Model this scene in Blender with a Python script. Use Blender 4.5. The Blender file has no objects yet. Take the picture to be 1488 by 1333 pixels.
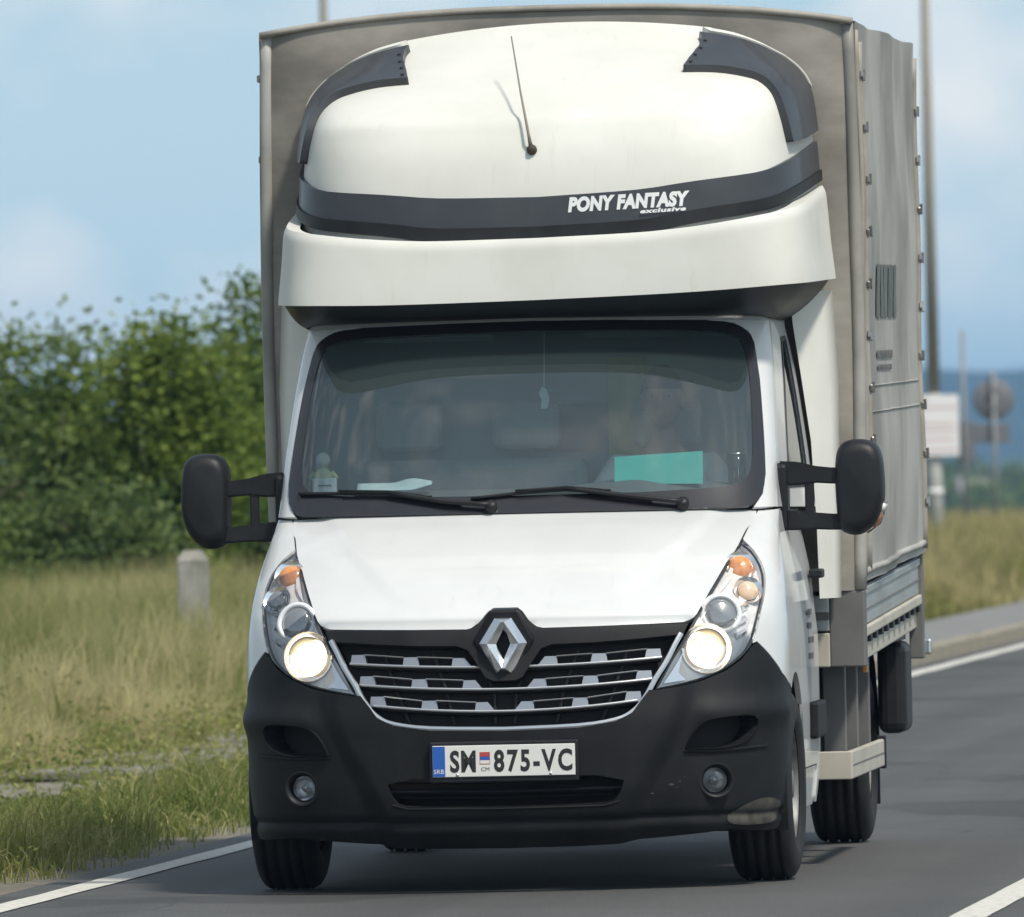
import bpy, bmesh, math, random
import numpy as np
from mathutils import Vector, Matrix
from mathutils.geometry import delaunay_2d_cdt

random.seed(7)
rng = np.random.default_rng(11)
scene = bpy.context.scene
R = math.radians

# ------------------------------------------------------------------ camera
CAM_H, FPX = 1.615, 18800.0
cam_data = bpy.data.cameras.new('camera')
cam = bpy.data.objects.new('camera', cam_data)
scene.collection.objects.link(cam)
scene.camera = cam
cam_data.sensor_width = 36.0
cam_data.lens = FPX / 1488.0 * 36.0
cam_data.clip_start = 0.5
cam_data.clip_end = 30000.0
pitch = math.atan((652.0 - 666.5) / FPX)
cam.matrix_world = Matrix.Translation((0, 0, CAM_H)) @ Matrix.Rotation(R(90) + pitch, 4, 'X') @ Matrix.Rotation(R(-1.3), 4, 'Z')
cam_data.dof.use_dof = True
cam_data.dof.focus_distance = 47.9
cam_data.dof.aperture_fstop = 9.5

# ------------------------------------------------------------------ sky, sun, exposure
SUN_EL, SUN_AZ = 57.0, 143.0          # azimuth clockwise from +Y
world = bpy.data.worlds.new('World')
scene.world = world
world.use_nodes = True
wn, wl = world.node_tree.nodes, world.node_tree.links
wn.clear()
wout = wn.new('ShaderNodeOutputWorld')
wbg = wn.new('ShaderNodeBackground')
sky = wn.new('ShaderNodeTexSky')
sky.sky_type = 'NISHITA'
sky.sun_disc = False
sky.sun_elevation = R(SUN_EL)
sky.sun_rotation = R(SUN_AZ)
sky.altitude = 100.0
sky.air_density = 1.0
sky.dust_density = 0.9
sky.ozone_density = 0.35
wtc = wn.new('ShaderNodeTexCoord')
wadd = wn.new('ShaderNodeVectorMath'); wadd.operation = 'ADD'; wadd.inputs[1].default_value = (0, 0, 0.17)
wnor = wn.new('ShaderNodeVectorMath'); wnor.operation = 'NORMALIZE'
wl.new(wtc.outputs['Generated'], wadd.inputs[0]); wl.new(wadd.outputs[0], wnor.inputs[0]); wl.new(wnor.outputs[0], sky.inputs['Vector'])
# thin soft cumulus drifting low over the horizon
# (a flat layer seen in perspective: coordinates x,y over height)
wsep = wn.new('ShaderNodeSeparateXYZ'); wl.new(wtc.outputs['Generated'], wsep.inputs[0])
whgt = wn.new('ShaderNodeMath'); whgt.operation = 'ADD'; whgt.inputs[1].default_value = 0.6; wl.new(wsep.outputs['Z'], whgt.inputs[0])
wdx = wn.new('ShaderNodeMath'); wdx.operation = 'DIVIDE'; wl.new(wsep.outputs['X'], wdx.inputs[0]); wl.new(whgt.outputs[0], wdx.inputs[1])
wdy = wn.new('ShaderNodeMath'); wdy.operation = 'DIVIDE'; wl.new(wsep.outputs['Y'], wdy.inputs[0]); wl.new(whgt.outputs[0], wdy.inputs[1])
wcom = wn.new('ShaderNodeCombineXYZ'); wl.new(wdx.outputs[0], wcom.inputs[0]); wl.new(wdy.outputs[0], wcom.inputs[1])
wmap = wn.new('ShaderNodeMapping'); wmap.inputs['Scale'].default_value = (24.0, 24.0, 1.0); wmap.inputs['Location'].default_value = (5.2, 8.1, 0.0)
wnoi = wn.new('ShaderNodeTexNoise'); wnoi.inputs['Scale'].default_value = 1.0; wnoi.inputs['Detail'].default_value = 3.0; wnoi.inputs['Roughness'].default_value = 0.45
wrmp = wn.new('ShaderNodeValToRGB')
wrmp.color_ramp.elements[0].position = 0.475; wrmp.color_ramp.elements[0].color = (0, 0, 0, 1)
wrmp.color_ramp.elements[1].position = 0.72; wrmp.color_ramp.elements[1].color = (0.75, 0.75, 0.75, 1)
wmix = wn.new('ShaderNodeMixRGB'); wmix.inputs['Color2'].default_value = (6.5, 6.4, 6.25, 1)
wl.new(wcom.outputs[0], wmap.inputs[0]); wl.new(wmap.outputs[0], wnoi.inputs['Vector']); wl.new(wnoi.outputs['Fac'], wrmp.inputs[0])
whs = wn.new('ShaderNodeHueSaturation'); whs.inputs['Saturation'].default_value = 0.66; whs.inputs['Value'].default_value = 1.06
wl.new(sky.outputs[0], whs.inputs['Color'])
wtn = wn.new('ShaderNodeMixRGB'); wtn.blend_type = 'MULTIPLY'; wtn.inputs['Fac'].default_value = 1.0; wtn.inputs['Color2'].default_value = (0.90, 1.0, 0.935, 1)
wl.new(whs.outputs[0], wtn.inputs['Color1'])
wl.new(wrmp.outputs[0], wmix.inputs['Fac']); wl.new(wtn.outputs[0], wmix.inputs['Color1'])
wl.new(wmix.outputs[0], wbg.inputs['Color'])
wbg.inputs['Strength'].default_value = 0.115
wl.new(wbg.outputs[0], wout.inputs['Surface'])

sun_data = bpy.data.lights.new('sun', 'SUN')
sun_data.energy = 2.7
sun_data.angle = R(6.0)
sun_data.color = (1.0, 0.94, 0.84)
sun = bpy.data.objects.new('sun', sun_data)
scene.collection.objects.link(sun)
sv = Vector((math.sin(R(SUN_AZ)) * math.cos(R(SUN_EL)), math.cos(R(SUN_AZ)) * math.cos(R(SUN_EL)), math.sin(R(SUN_EL))))
sun.rotation_euler = sv.to_track_quat('Z', 'Y').to_euler()
sun.location = (30, -20, 60)

vs = scene.view_settings
vs.view_transform = 'Standard'; vs.look = 'None'; vs.exposure = 0.42; vs.gamma = 1.0; vs.use_curve_mapping = False
scene.cycles.max_bounces = 6
scene.cycles.diffuse_bounces = 3
scene.cycles.glossy_bounces = 3
scene.cycles.transparent_max_bounces = 24
scene.cycles.volume_bounces = 0

# ------------------------------------------------------------------ helpers
COL = scene.collection
MATS = {}

def nd(nt, kind, **kw):
    n = nt.nodes.new(kind)
    for k, v in kw.items():
        if k in n.inputs: n.inputs[k].default_value = v
        else: setattr(n, k, v)
    return n

def mat(name, color, rough=0.5, metal=0.0, var=None, scale=5.0, detail=4.0, coat=0.0, bump=0.0, bump_scale=60.0, spec=None, stretch=None, ramp=(0.35, 0.7), emit=None, rvar=0.0):
    """principled material; var = second colour mixed in by noise (stains, wear)"""
    if name in MATS: return MATS[name]
    m = bpy.data.materials.new(name); m.use_nodes = True; nt = m.node_tree
    b = nt.nodes['Principled BSDF']
    b.inputs['Base Color'].default_value = (*color, 1)
    b.inputs['Roughness'].default_value = rough; b.inputs['Metallic'].default_value = metal
    if coat: b.inputs['Coat Weight'].default_value = coat; b.inputs['Coat Roughness'].default_value = 0.06
    if spec is not None: b.inputs['Specular IOR Level'].default_value = spec
    if emit: b.inputs['Emission Color'].default_value = (*emit[:3], 1); b.inputs['Emission Strength'].default_value = emit[3]
    tc = nd(nt, 'ShaderNodeTexCoord'); src = tc.outputs['Object']
    if stretch:
        mp = nd(nt, 'ShaderNodeMapping'); mp.inputs['Scale'].default_value = stretch
        nt.links.new(src, mp.inputs[0]); src = mp.outputs[0]
    if var is not None:
        nz = nd(nt, 'ShaderNodeTexNoise', Scale=scale, Detail=detail, Roughness=0.6)
        nt.links.new(src, nz.inputs['Vector'])
        cr = nd(nt, 'ShaderNodeValToRGB')
        cr.color_ramp.elements[0].position = ramp[0]; cr.color_ramp.elements[1].position = ramp[1]
        cr.color_ramp.elements[0].color = (*color, 1); cr.color_ramp.elements[1].color = (*var, 1)
        nt.links.new(nz.outputs['Fac'], cr.inputs[0]); nt.links.new(cr.outputs[0], b.inputs['Base Color'])
        if rvar:
            mr = nd(nt, 'ShaderNodeMapRange'); mr.inputs['To Min'].default_value = rough; mr.inputs['To Max'].default_value = rough + rvar
            nt.links.new(nz.outputs['Fac'], mr.inputs['Value']); nt.links.new(mr.outputs[0], b.inputs['Roughness'])
    if bump:
        n2 = nd(nt, 'ShaderNodeTexNoise', Scale=bump_scale, Detail=3.0)
        nt.links.new(src, n2.inputs['Vector'])
        bp = nd(nt, 'ShaderNodeBump', Strength=bump, Distance=0.01)
        nt.links.new(n2.outputs['Fac'], bp.inputs['Height']); nt.links.new(bp.outputs[0], b.inputs['Normal'])
    MATS[name] = m
    return m

def glass(name, tint, refl_rough=0.02, base=0.0, ior=1.5, sky_veil=0.0):
    m = bpy.data.materials.new(name); m.use_nodes = True; nt = m.node_tree; nt.nodes.clear()
    o = nd(nt, 'ShaderNodeOutputMaterial'); t = nd(nt, 'ShaderNodeBsdfTransparent'); t.inputs['Color'].default_value = (*tint, 1)
    g = nd(nt, 'ShaderNodeBsdfGlossy'); g.inputs['Roughness'].default_value = refl_rough; g.inputs['Color'].default_value = (1, 1, 1, 1)
    f = nd(nt, 'ShaderNodeFresnel', IOR=ior); mx = nd(nt, 'ShaderNodeMixShader')
    ad = nd(nt, 'ShaderNodeMath'); ad.operation = 'ADD'; ad.use_clamp = True; ad.inputs[1].default_value = base
    nt.links.new(f.outputs[0], ad.inputs[0]); nt.links.new(ad.outputs[0], mx.inputs[0])
    nt.links.new(t.outputs[0], mx.inputs[1]); nt.links.new(g.outputs[0], mx.inputs[2]); fin = mx.outputs[0]
    if sky_veil:      # teal diffuse veil standing in for the sky mirrored in the pane
        d = nd(nt, 'ShaderNodeBsdfDiffuse'); d.inputs['Color'].default_value = (0.46, 0.66, 0.72, 1); m2 = nd(nt, 'ShaderNodeMixShader', Fac=sky_veil)
        nt.links.new(fin, m2.inputs[1]); nt.links.new(d.outputs[0], m2.inputs[2]); fin = m2.outputs[0]
    nt.links.new(fin, o.inputs[0])
    MATS[name] = m
    return m

def link(o, parent=None):
    COL.objects.link(o)
    if parent is not None: o.parent = parent
    return o

def mesh_obj(name, verts, faces, material, parent=None, smooth=False, normals=None):
    me = bpy.data.meshes.new(name)
    me.from_pydata([tuple(v) for v in verts], [], faces)
    me.update()
    if smooth: me.shade_smooth()
    if normals is not None: me.normals_split_custom_set_from_vertices(normals)
    for m in (material if isinstance(material, (list, tuple)) else [material]): me.materials.append(m)
    return link(bpy.data.objects.new(name, me), parent)

def tag(o, label, cat, group=None, kind=None):
    if label: o['label'] = label
    if cat: o['category'] = cat
    if group: o['group'] = group
    if kind: o['kind'] = kind
    return o

def empty(name, loc, rz=0.0):
    o = bpy.data.objects.new(name, None); o.location = loc; o.rotation_euler = (0, 0, rz); o.empty_display_size = 0.2
    COL.objects.link(o)
    return o

def copy_tree(o, parent=None):
    c = o.copy(); COL.objects.link(c); c.parent = parent
    for ch in list(o.children): copy_tree(ch, c)
    return c

def bm_obj(name, bm, material, parent=None, smooth=False):
    me = bpy.data.meshes.new(name); bm.normal_update(); bm.to_mesh(me); bm.free()
    if smooth: me.shade_smooth()
    for m in (material if isinstance(material, (list, tuple)) else [material]): me.materials.append(m)
    return link(bpy.data.objects.new(name, me), parent)

def rbox(name, x0, x1, y0, y1, z0, z1, material, parent=None, bev=0.006, seg=2, taper=None, smooth=False, rot=None):
    """bevelled box; taper=(fx,fy) scales the top face"""
    bm = bmesh.new(); bmesh.ops.create_cube(bm, size=1.0)
    cx, cy, cz = (x0 + x1) / 2, (y0 + y1) / 2, (z0 + z1) / 2
    for v in bm.verts:
        fx = fy = 1.0
        if taper and v.co.z > 0: fx, fy = taper
        p = Vector((v.co.x * (x1 - x0) * fx, v.co.y * (y1 - y0) * fy, v.co.z * (z1 - z0)))
        if rot is not None: p = rot @ p
        v.co = p + Vector((cx, cy, cz))
    if bev: bmesh.ops.bevel(bm, geom=list(bm.edges), offset=bev, segments=seg, profile=0.5, affect='EDGES', clamp_overlap=True)
    return bm_obj(name, bm, material, parent, smooth)

def tube_data(path, rad, sides=8, cap=True):
    V, F = [], []
    n = len(path); P = [Vector(p) for p in path]
    rads = rad if isinstance(rad, (list, tuple)) else [rad] * n
    prev = None
    for i in range(n):
        t = (P[min(i + 1, n - 1)] - P[max(i - 1, 0)]).normalized()
        if prev is None:
            a = Vector((0, 0, 1)) if abs(t.z) < 0.9 else Vector((1, 0, 0))
            u = t.cross(a).normalized()
        else:
            u = (prev - t * prev.dot(t)).normalized()
        prev = u; w = t.cross(u)
        for k in range(sides):
            an = 2 * math.pi * k / sides
            V.append(P[i] + (u * math.cos(an) + w * math.sin(an)) * rads[i])
    for i in range(n - 1):
        for k in range(sides):
            a, b = i * sides + k, i * sides + (k + 1) % sides
            F.append((a, b, b + sides, a + sides))
    if cap:
        F.append(tuple(range(sides - 1, -1, -1))); F.append(tuple(range((n - 1) * sides, n * sides)))
    return V, F

def tube(name, path, rad, material, parent=None, sides=8, smooth=True):
    V, F = tube_data(path, rad, sides)
    return mesh_obj(name, V, F, material, parent, smooth)

def merge(parts):
    V, F = [], []
    for v, f in parts:
        o = len(V); V += list(v); F += [tuple(i + o for i in q) for q in f]
    return V, F

def lathe(name, profile, material, parent=None, axis='x', seg=48, loc=(0, 0, 0), smooth=True, closed=False):
    """profile = [(along, radius)] turned about an axis"""
    V, F = [], []
    n = len(profile)
    for k in range(seg):
        a = 2 * math.pi * k / seg; c, s = math.cos(a), math.sin(a)
        for (h, r) in profile:
            p = {'x': (h, r * c, r * s), 'y': (r * s, h, r * c), 'z': (r * c, r * s, h)}[axis]
            V.append((p[0] + loc[0], p[1] + loc[1], p[2] + loc[2]))
    m = n if closed else n - 1
    for k in range(seg):
        for i in range(m):
            a, b = k * n + i, k * n + (i + 1) % n
            c2, d = ((k + 1) % seg) * n + (i + 1) % n, ((k + 1) % seg) * n + i
            F.append((a, b, c2, d))
    o = mesh_obj(name, V, F, material, parent, smooth)
    bm = bmesh.new(); bm.from_mesh(o.data); bmesh.ops.remove_doubles(bm, verts=bm.verts, dist=1e-5); bmesh.ops.recalc_face_normals(bm, faces=bm.faces); bm.to_mesh(o.data); bm.free()
    return o

def prism(name, pts, vec, material, parent=None, bev=0.0):
    """flat polygon (3-D points) pushed along vec"""
    bm = bmesh.new()
    f = bm.faces.new([bm.verts.new(p) for p in pts])
    r = bmesh.ops.extrude_face_region(bm, geom=[f])
    for v in r['geom']:
        if isinstance(v, bmesh.types.BMVert): v.co += Vector(vec)
    bmesh.ops.recalc_face_normals(bm, faces=bm.faces)
    if bev: bmesh.ops.bevel(bm, geom=list(bm.edges), offset=bev, segments=2, profile=0.5, affect='EDGES', clamp_overlap=True)
    return bm_obj(name, bm, material, parent)

def inside(p, poly):
    x, y = p; c = False; j = len(poly) - 1
    for i in range(len(poly)):
        xi, yi = poly[i]; xj, yj = poly[j]
        if (yi > y) != (yj > y) and x < (xj - xi) * (y - yi) / (yj - yi) + xi: c = not c
        j = i
    return c

def densify(poly, step, closed=True):
    out = []
    n = len(poly)
    for i in range(n if closed else n - 1):
        a, b = poly[i], poly[(i + 1) % n]
        k = max(1, int(math.ceil(math.hypot(b[0] - a[0], b[1] - a[1]) / step)))
        for j in range(k): out.append((a[0] + (b[0] - a[0]) * j / k, a[1] + (b[1] - a[1]) * j / k))
    if not closed: out.append(poly[-1])
    return out

def chaikin(poly, it=2, closed=True, keep=()):
    for _ in range(it):
        out = []
        n = len(poly)
        for i in range(n if closed else n - 1):
            a, b = poly[i], poly[(i + 1) % n]
            out.append((a[0] * .75 + b[0] * .25, a[1] * .75 + b[1] * .25)); out.append((a[0] * .25 + b[0] * .75, a[1] * .25 + b[1] * .75))
        if not closed: out = [poly[0]] + out + [poly[-1]]
        poly = out
    return poly

def spl(P, sub=4, closed=False):
    """Catmull-Rom curve through the given outline points"""
    n = len(P); out = []
    for i in range(n if closed else n - 1):
        p0, p1, p2, p3 = (P[(i - 1) % n] if closed or i else P[0]), P[i], P[(i + 1) % n], (P[(i + 2) % n] if closed or i + 2 < n else P[-1])
        for k in range(sub):
            t = k / sub
            out.append(tuple(.5 * (2 * b + (c - a) * t + (2 * a - 5 * b + 4 * c - d) * t * t + (3 * b - a - 3 * c + d) * t ** 3) for a, b, c, d in zip(p0, p1, p2, p3)))
    if not closed: out.append(tuple(P[-1]))
    return out

def pchip(xs, ys):
    n = len(xs); h = [xs[i + 1] - xs[i] for i in range(n - 1)]; dl = [(ys[i + 1] - ys[i]) / h[i] for i in range(n - 1)]
    m = [0] * n; m[0] = dl[0]; m[-1] = dl[-1]
    for i in range(1, n - 1):
        if dl[i - 1] * dl[i] > 0:
            a = 2 * h[i] + h[i - 1]; b = h[i] + 2 * h[i - 1]; m[i] = (a + b) / (a / dl[i - 1] + b / dl[i])
    def f(x):
        if x <= xs[0]: return ys[0] + m[0] * (x - xs[0])
        if x >= xs[-1]: return ys[-1] + m[-1] * (x - xs[-1])
        i = 0
        while x > xs[i + 1]: i += 1
        t = (x - xs[i]) / h[i]
        return ((1 + 2 * t) * (1 - t) ** 2) * ys[i] + t * (1 - t) ** 2 * h[i] * m[i] + t * t * (3 - 2 * t) * ys[i + 1] + t * t * (t - 1) * h[i] * m[i + 1]
    return f

class Surf:
    """wrapped body surface: s runs round the plan outline from the nose centre, z is height (metres, truck space)"""
    def __init__(self, zs, yf, w, d, n, aspect, cx=0.0, flare=0.0, fl=0.0, tilt=0.0, droop=0.0):
        self.fl = fl; self.tilt = tilt; self.droop = droop; self.yf = pchip(zs, yf); self.w = pchip(zs, w); self.d = pchip(zs, d); self.cx = cx; self.flare = flare
        P = [(0, 0)]; N = 4000
        for k in range(1, N + 1):
            a = math.pi / 2 * k / N
            P.append((math.sin(a) ** (2 / n), 1 - max(0, math.cos(a)) ** (2 / n)))
        L = [0]
        for k in range(1, N + 1): L.append(L[-1] + math.hypot(P[k][0] - P[k - 1][0], aspect * (P[k][1] - P[k - 1][1])))
        self.tab = []; j = 0
        for i in range(401):
            t = L[-1] * i / 400
            while j < N - 1 and L[j + 1] < t: j += 1
            q = (t - L[j]) / (L[j + 1] - L[j]) if L[j + 1] > L[j] else 0
            self.tab.append((P[j][0] + q * (P[j + 1][0] - P[j][0]), P[j][1] + q * (P[j + 1][1] - P[j][1])))
    def raw(self, s, z):
        p = self.raw0(s, z)
        if self.tilt: p.z += self.tilt * p.x
        if self.droop:
            t = min(1, max(0, (z - 2.88) / .32)); p.z -= self.droop * (p.x - self.cx) ** 2 * t * t * (3 - 2 * t)
        return p
    def raw0(self, s, z):
        a = abs(s); sg = 1 if s >= 0 else -1
        if a < 1:
            k = a * 400; i = int(k); q = k - i; A = self.tab[i]; B = self.tab[i + 1]
            Y = A[1] + q * (B[1] - A[1])
            return Vector((self.cx + sg * self.w(z) * (A[0] + q * (B[0] - A[0])) * (1 + self.fl * Y), self.yf(z) + self.d(z) * Y, z))
        return Vector((self.cx + sg * (self.w(z) * (1 + self.fl) + self.flare * (a - 1)), self.yf(z) + self.d(z) + (a - 1), z))
    def nor(self, s, z):
        e = 4e-3
        return (self.raw(s + e, z) - self.raw(s - e, z)).cross(self.raw(s, z + e) - self.raw(s, z - e)).normalized()
    def __call__(self, s, z, off=0.0):
        p = self.raw(s, z)
        return p + self.nor(s, z) * off if off else p
    def s_at(self, y, z):
        a, b = 0.0, 4.0
        for _ in range(40):
            m = (a + b) / 2
            if self.raw(m, z).y < y: a = m
            else: b = m
        return a

def panel(name, S, poly, material, parent, off=0.0, step=0.022, thick=0.012, holes=(), ks=1.35, disp=None, mirror=False, rim_mat=None):
    """sheet of body panel: (s,z) outline triangulated on the surface, edges folded inwards"""
    if mirror:
        poly = [(-s, z) for s, z in poly][::-1]; holes = [[(-s, z) for s, z in h] for h in holes]
    sc = lambda P: [(s * ks, z) for s, z in P]
    loops = [densify(sc(poly), step)] + [densify(sc(h), step) for h in holes]
    pts, edges = [], []
    for L in loops:
        o = len(pts); pts += L; edges += [(o + i, o + (i + 1) % len(L)) for i in range(len(L))]
    B = np.array(pts)
    x0, x1 = B[:, 0].min(), B[:, 0].max(); z0, z1 = B[:, 1].min(), B[:, 1].max()
    r = 0; z = z0 + step * .5
    while z < z1:
        x = x0 + (step * .5 if r % 2 else 0.0)
        while x < x1:
            if np.min((B[:, 0] - x) ** 2 + (B[:, 1] - z) ** 2) > (step * .55) ** 2 and inside((x, z), loops[0]) and not any(inside((x, z), h) for h in loops[1:]):
                pts.append((x, z))
            x += step
        z += step * .866; r += 1
    vc, ec, fc, *_ = delaunay_2d_cdt([Vector(p) for p in pts], edges, [], 0, 1e-6)
    tris = []
    for f in fc:
        cx = sum(vc[i].x for i in f) / 3; cz = sum(vc[i].y for i in f) / 3
        if inside((cx, cz), loops[0]) and not any(inside((cx, cz), h) for h in loops[1:]): tris.append(tuple(f))
    def at(v, extra=0.0):
        s, zz = v.x / ks, v.y
        return S(s, zz, off + extra + (disp(s, zz) if disp else 0.0))
    V = [at(v) for v in vc]; N = []
    for v in vc:
        s, zz = v.x / ks, v.y
        if disp:
            e = 3e-3
            g = lambda a, b: S(a, b, off + disp(a, b))
            N.append((g(s + e, zz) - g(s - e, zz)).cross(g(s, zz + e) - g(s, zz - e)).normalized())
        else: N.append(S.nor(s, zz))
    F = list(tris)
    cnt = {}
    for t in tris:
        for a, b in ((t[0], t[1]), (t[1], t[2]), (t[2], t[0])): cnt[(a, b)] = 1
    if thick:
        mp, mi = {}, {}
        for (a, b) in list(cnt):
            if (b, a) not in cnt:
                for k in (a, b):
                    if k not in mp:
                        mp[k] = len(V); V.append(V[k].copy()); mi[k] = len(V); V.append(at(vc[k], -thick)); N += [Vector((0, 0, 0))] * 2
                F.append((mp[b], mp[a], mi[a], mi[b]))
    return mesh_obj(name, V, F, material, parent, True, [tuple(n) for n in N])

def strip(name, S, path, width, height, material, parent, off=0.0, closed=False):
    """bar of rectangular section lying on a surface along an (s,z) path"""
    P = densify(path, 0.02, closed); n = len(P); V, F = [], []
    for i, (s, z) in enumerate(P):
        a = P[(i - 1) % n] if closed or i else P[0]; b = P[(i + 1) % n] if closed or i < n - 1 else P[-1]
        t = (S(*b) - S(*a)).normalized(); nn = S.nor(s, z); u = nn.cross(t).normalized(); c = S(s, z, off)
        for du, dn in ((-.5, 0), (-.42, .85), (0, 1), (.42, .85), (.5, 0)): V.append(c + u * du * width + nn * dn * height)
    m = 5
    for i in range(n if closed else n - 1):
        for k in range(m):
            F.append((i * m + k, i * m + (k + 1) % m, ((i + 1) % n) * m + (k + 1) % m, ((i + 1) % n) * m + k))
    if not closed: F += [tuple(range(m)), tuple(range((n - 1) * m + m - 1, (n - 1) * m - 1, -1))]
    o = mesh_obj(name, V, F, material, parent, False)
    bm = bmesh.new(); bm.from_mesh(o.data); bmesh.ops.recalc_face_normals(bm, faces=bm.faces); bm.to_mesh(o.data); bm.free()
    return o

def disc(S, s, z, r, off, seg=28):
    """circle of radius r (m) about a surface point, in its tangent plane"""
    c = S(s, z, off); n = S.nor(s, z); u = Vector((1, 0, 0)); u = (u - n * u.dot(n)).normalized(); w = n.cross(u)
    return c, n, [c + (u * math.cos(2 * math.pi * k / seg) + w * math.sin(2 * math.pi * k / seg)) * r for k in range(seg)]

def bowl(name, S, s, z, prof, material, parent, seg=28, aim=None):
    """turned shape about a surface normal (or aim); prof = [(radius, out)]"""
    c = S(s, z); n = aim or S.nor(s, z); u = Vector((1, 0, 0)); u = (u - n * u.dot(n)).normalized(); w = n.cross(u)
    V, F = [], []
    for r, o in prof:
        for k in range(seg):
            a = 2 * math.pi * k / seg; V.append(c + n * o + (u * math.cos(a) + w * math.sin(a)) * max(r, 1e-4))
    for i in range(len(prof) - 1):
        for k in range(seg):
            a, b = i * seg + k, i * seg + (k + 1) % seg; F.append((a, b, b + seg, a + seg))
    o = mesh_obj(name, V, F, material, parent, True)
    R0 = max(r for r, _ in prof); at = o.data.attributes.new('glow', 'FLOAT', 'POINT')
    at.data.foreach_set('value', [1 - r / R0 for r, _ in prof for k in range(seg)])
    return o

def text_verts(txt, size, shear=0.0, offset=0.0, spacing=1.0):
    cu = bpy.data.curves.new('lettering_curve', 'FONT'); cu.body = txt; cu.size = size; cu.shear = shear; cu.offset = offset; cu.space_character = spacing; cu.resolution_u = 4
    ob = bpy.data.objects.new('lettering_curve', cu); COL.objects.link(ob)
    dg = bpy.context.evaluated_depsgraph_get(); me = bpy.data.meshes.new_from_object(ob.evaluated_get(dg))
    V = [(v.co.x, v.co.y) for v in me.vertices]; F = [tuple(p.vertices) for p in me.polygons]
    bpy.data.objects.remove(ob); bpy.data.curves.remove(cu); bpy.data.meshes.remove(me)
    return V, F

# ------------------------------------------------------------------ terrain and road
RANG = R(6.18)
RDIR = Vector((math.sin(RANG), math.cos(RANG), 0)); RPER = Vector((math.cos(RANG), -math.sin(RANG), 0)); RP0 = Vector((-1.90, 46.3, 0))

def terr(y):
    """ground height: level round the camera, falling away gently beyond the field"""
    if y < 150: return 0.0
    t = min((y - 150) / 1150.0, 1.0)
    return -9.0 * (t * t * (3 - 2 * t) * 0.6 + t * 0.4)

def road_pt(o, t, h=0.0):
    p = RP0 + RDIR * t + RPER * o
    return Vector((p.x, p.y, terr(p.y) + h))

def ot(x, y):
    dx, dy = x - RP0.x, y - RP0.y
    return dx * RPER.x + dy * RPER.y, dx * RDIR.x + dy * RDIR.y

M_ground = mat('meadow_soil', (0.085, 0.085, 0.03), 0.95, var=(0.17, 0.13, 0.065), scale=0.9, detail=8, bump=0.6, bump_scale=9)
M_asph = mat('asphalt', (0.072, 0.072, 0.071), 0.68, var=(0.104, 0.104, 0.102), scale=0.55, detail=11, bump=0.7, bump_scale=150, ramp=(0.3, 0.72))
def asphalt_wear(m):
    """stone grain, wheel tracks polished along the lanes, fine cracks and tar patches"""
    nt = m.node_tree; b = nt.nodes['Principled BSDF']; col = b.inputs['Base Color'].links[0].from_socket; tc = nd(nt, 'ShaderNodeTexCoord')
    rot = nd(nt, 'ShaderNodeMapping'); rot.inputs['Rotation'].default_value = (0, 0, RANG); nt.links.new(tc.outputs['Object'], rot.inputs[0])
    def mixin(fac, color):
        nonlocal col
        mx = nd(nt, 'ShaderNodeMixRGB'); mx.inputs['Color2'].default_value = (*color, 1); nt.links.new(fac, mx.inputs['Fac']); nt.links.new(col, mx.inputs['Color1']); col = mx.outputs[0]
    def rampf(src, a, c, k):
        cr = nd(nt, 'ShaderNodeValToRGB'); cr.color_ramp.elements[0].position = min(a, c); cr.color_ramp.elements[1].position = max(a, c)
        lo, hi = ((0, 0, 0, 1), (k, k, k, 1)); cr.color_ramp.elements[0].color, cr.color_ramp.elements[1].color = (lo, hi) if c > a else (hi, lo)
        nt.links.new(src, cr.inputs[0]); return cr.outputs[0]
    st = nd(nt, 'ShaderNodeMapping'); st.inputs['Scale'].default_value = (1.0, .02, 1); nt.links.new(rot.outputs[0], st.inputs[0])
    tr_ = nd(nt, 'ShaderNodeTexNoise', Scale=1.3, Detail=4.0); nt.links.new(st.outputs[0], tr_.inputs['Vector']); mixin(rampf(tr_.outputs['Fac'], .45, .62, .55), (0.046, 0.046, 0.046))
    gr = nd(nt, 'ShaderNodeTexNoise', Scale=90.0, Detail=2.0); nt.links.new(tc.outputs['Object'], gr.inputs['Vector']); mixin(rampf(gr.outputs['Fac'], .52, .70, .6), (0.13, 0.128, 0.12)); mixin(rampf(gr.outputs['Fac'], .46, .30, .6), (0.018, 0.018, 0.018))
    vo = nd(nt, 'ShaderNodeTexVoronoi', Scale=.42); vo.feature = 'DISTANCE_TO_EDGE'; wv = nd(nt, 'ShaderNodeTexNoise', Scale=1.6, Detail=6.0); nt.links.new(tc.outputs['Object'], wv.inputs['Vector'])
    wm = nd(nt, 'ShaderNodeMixRGB', Fac=.22); nt.links.new(tc.outputs['Object'], wm.inputs['Color1']); nt.links.new(wv.outputs['Color'], wm.inputs['Color2']); nt.links.new(wm.outputs[0], vo.inputs['Vector'])
    mixin(rampf(vo.outputs['Distance'], .0055, .002, .35), (0.02, 0.02, 0.02))
    pt = nd(nt, 'ShaderNodeTexNoise', Scale=.33, Detail=3.0); nt.links.new(rot.outputs[0], pt.inputs['Vector']); mixin(rampf(pt.outputs['Fac'], .60, .615, .5), (0.030, 0.030, 0.030))
    nt.links.new(col, b.inputs['Base Color'])
asphalt_wear(M_asph)
M_asph2 = mat('pavement_asphalt', (0.17, 0.17, 0.17), 0.9, var=(0.24, 0.235, 0.23), scale=2.0, detail=9, bump=0.4, bump_scale=120)
M_paint = mat('road_paint', (0.62, 0.60, 0.54), 0.7, var=(0.34, 0.33, 0.31), scale=22, detail=9, ramp=(0.5, 0.72), bump=0.3, bump_scale=150)
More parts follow.
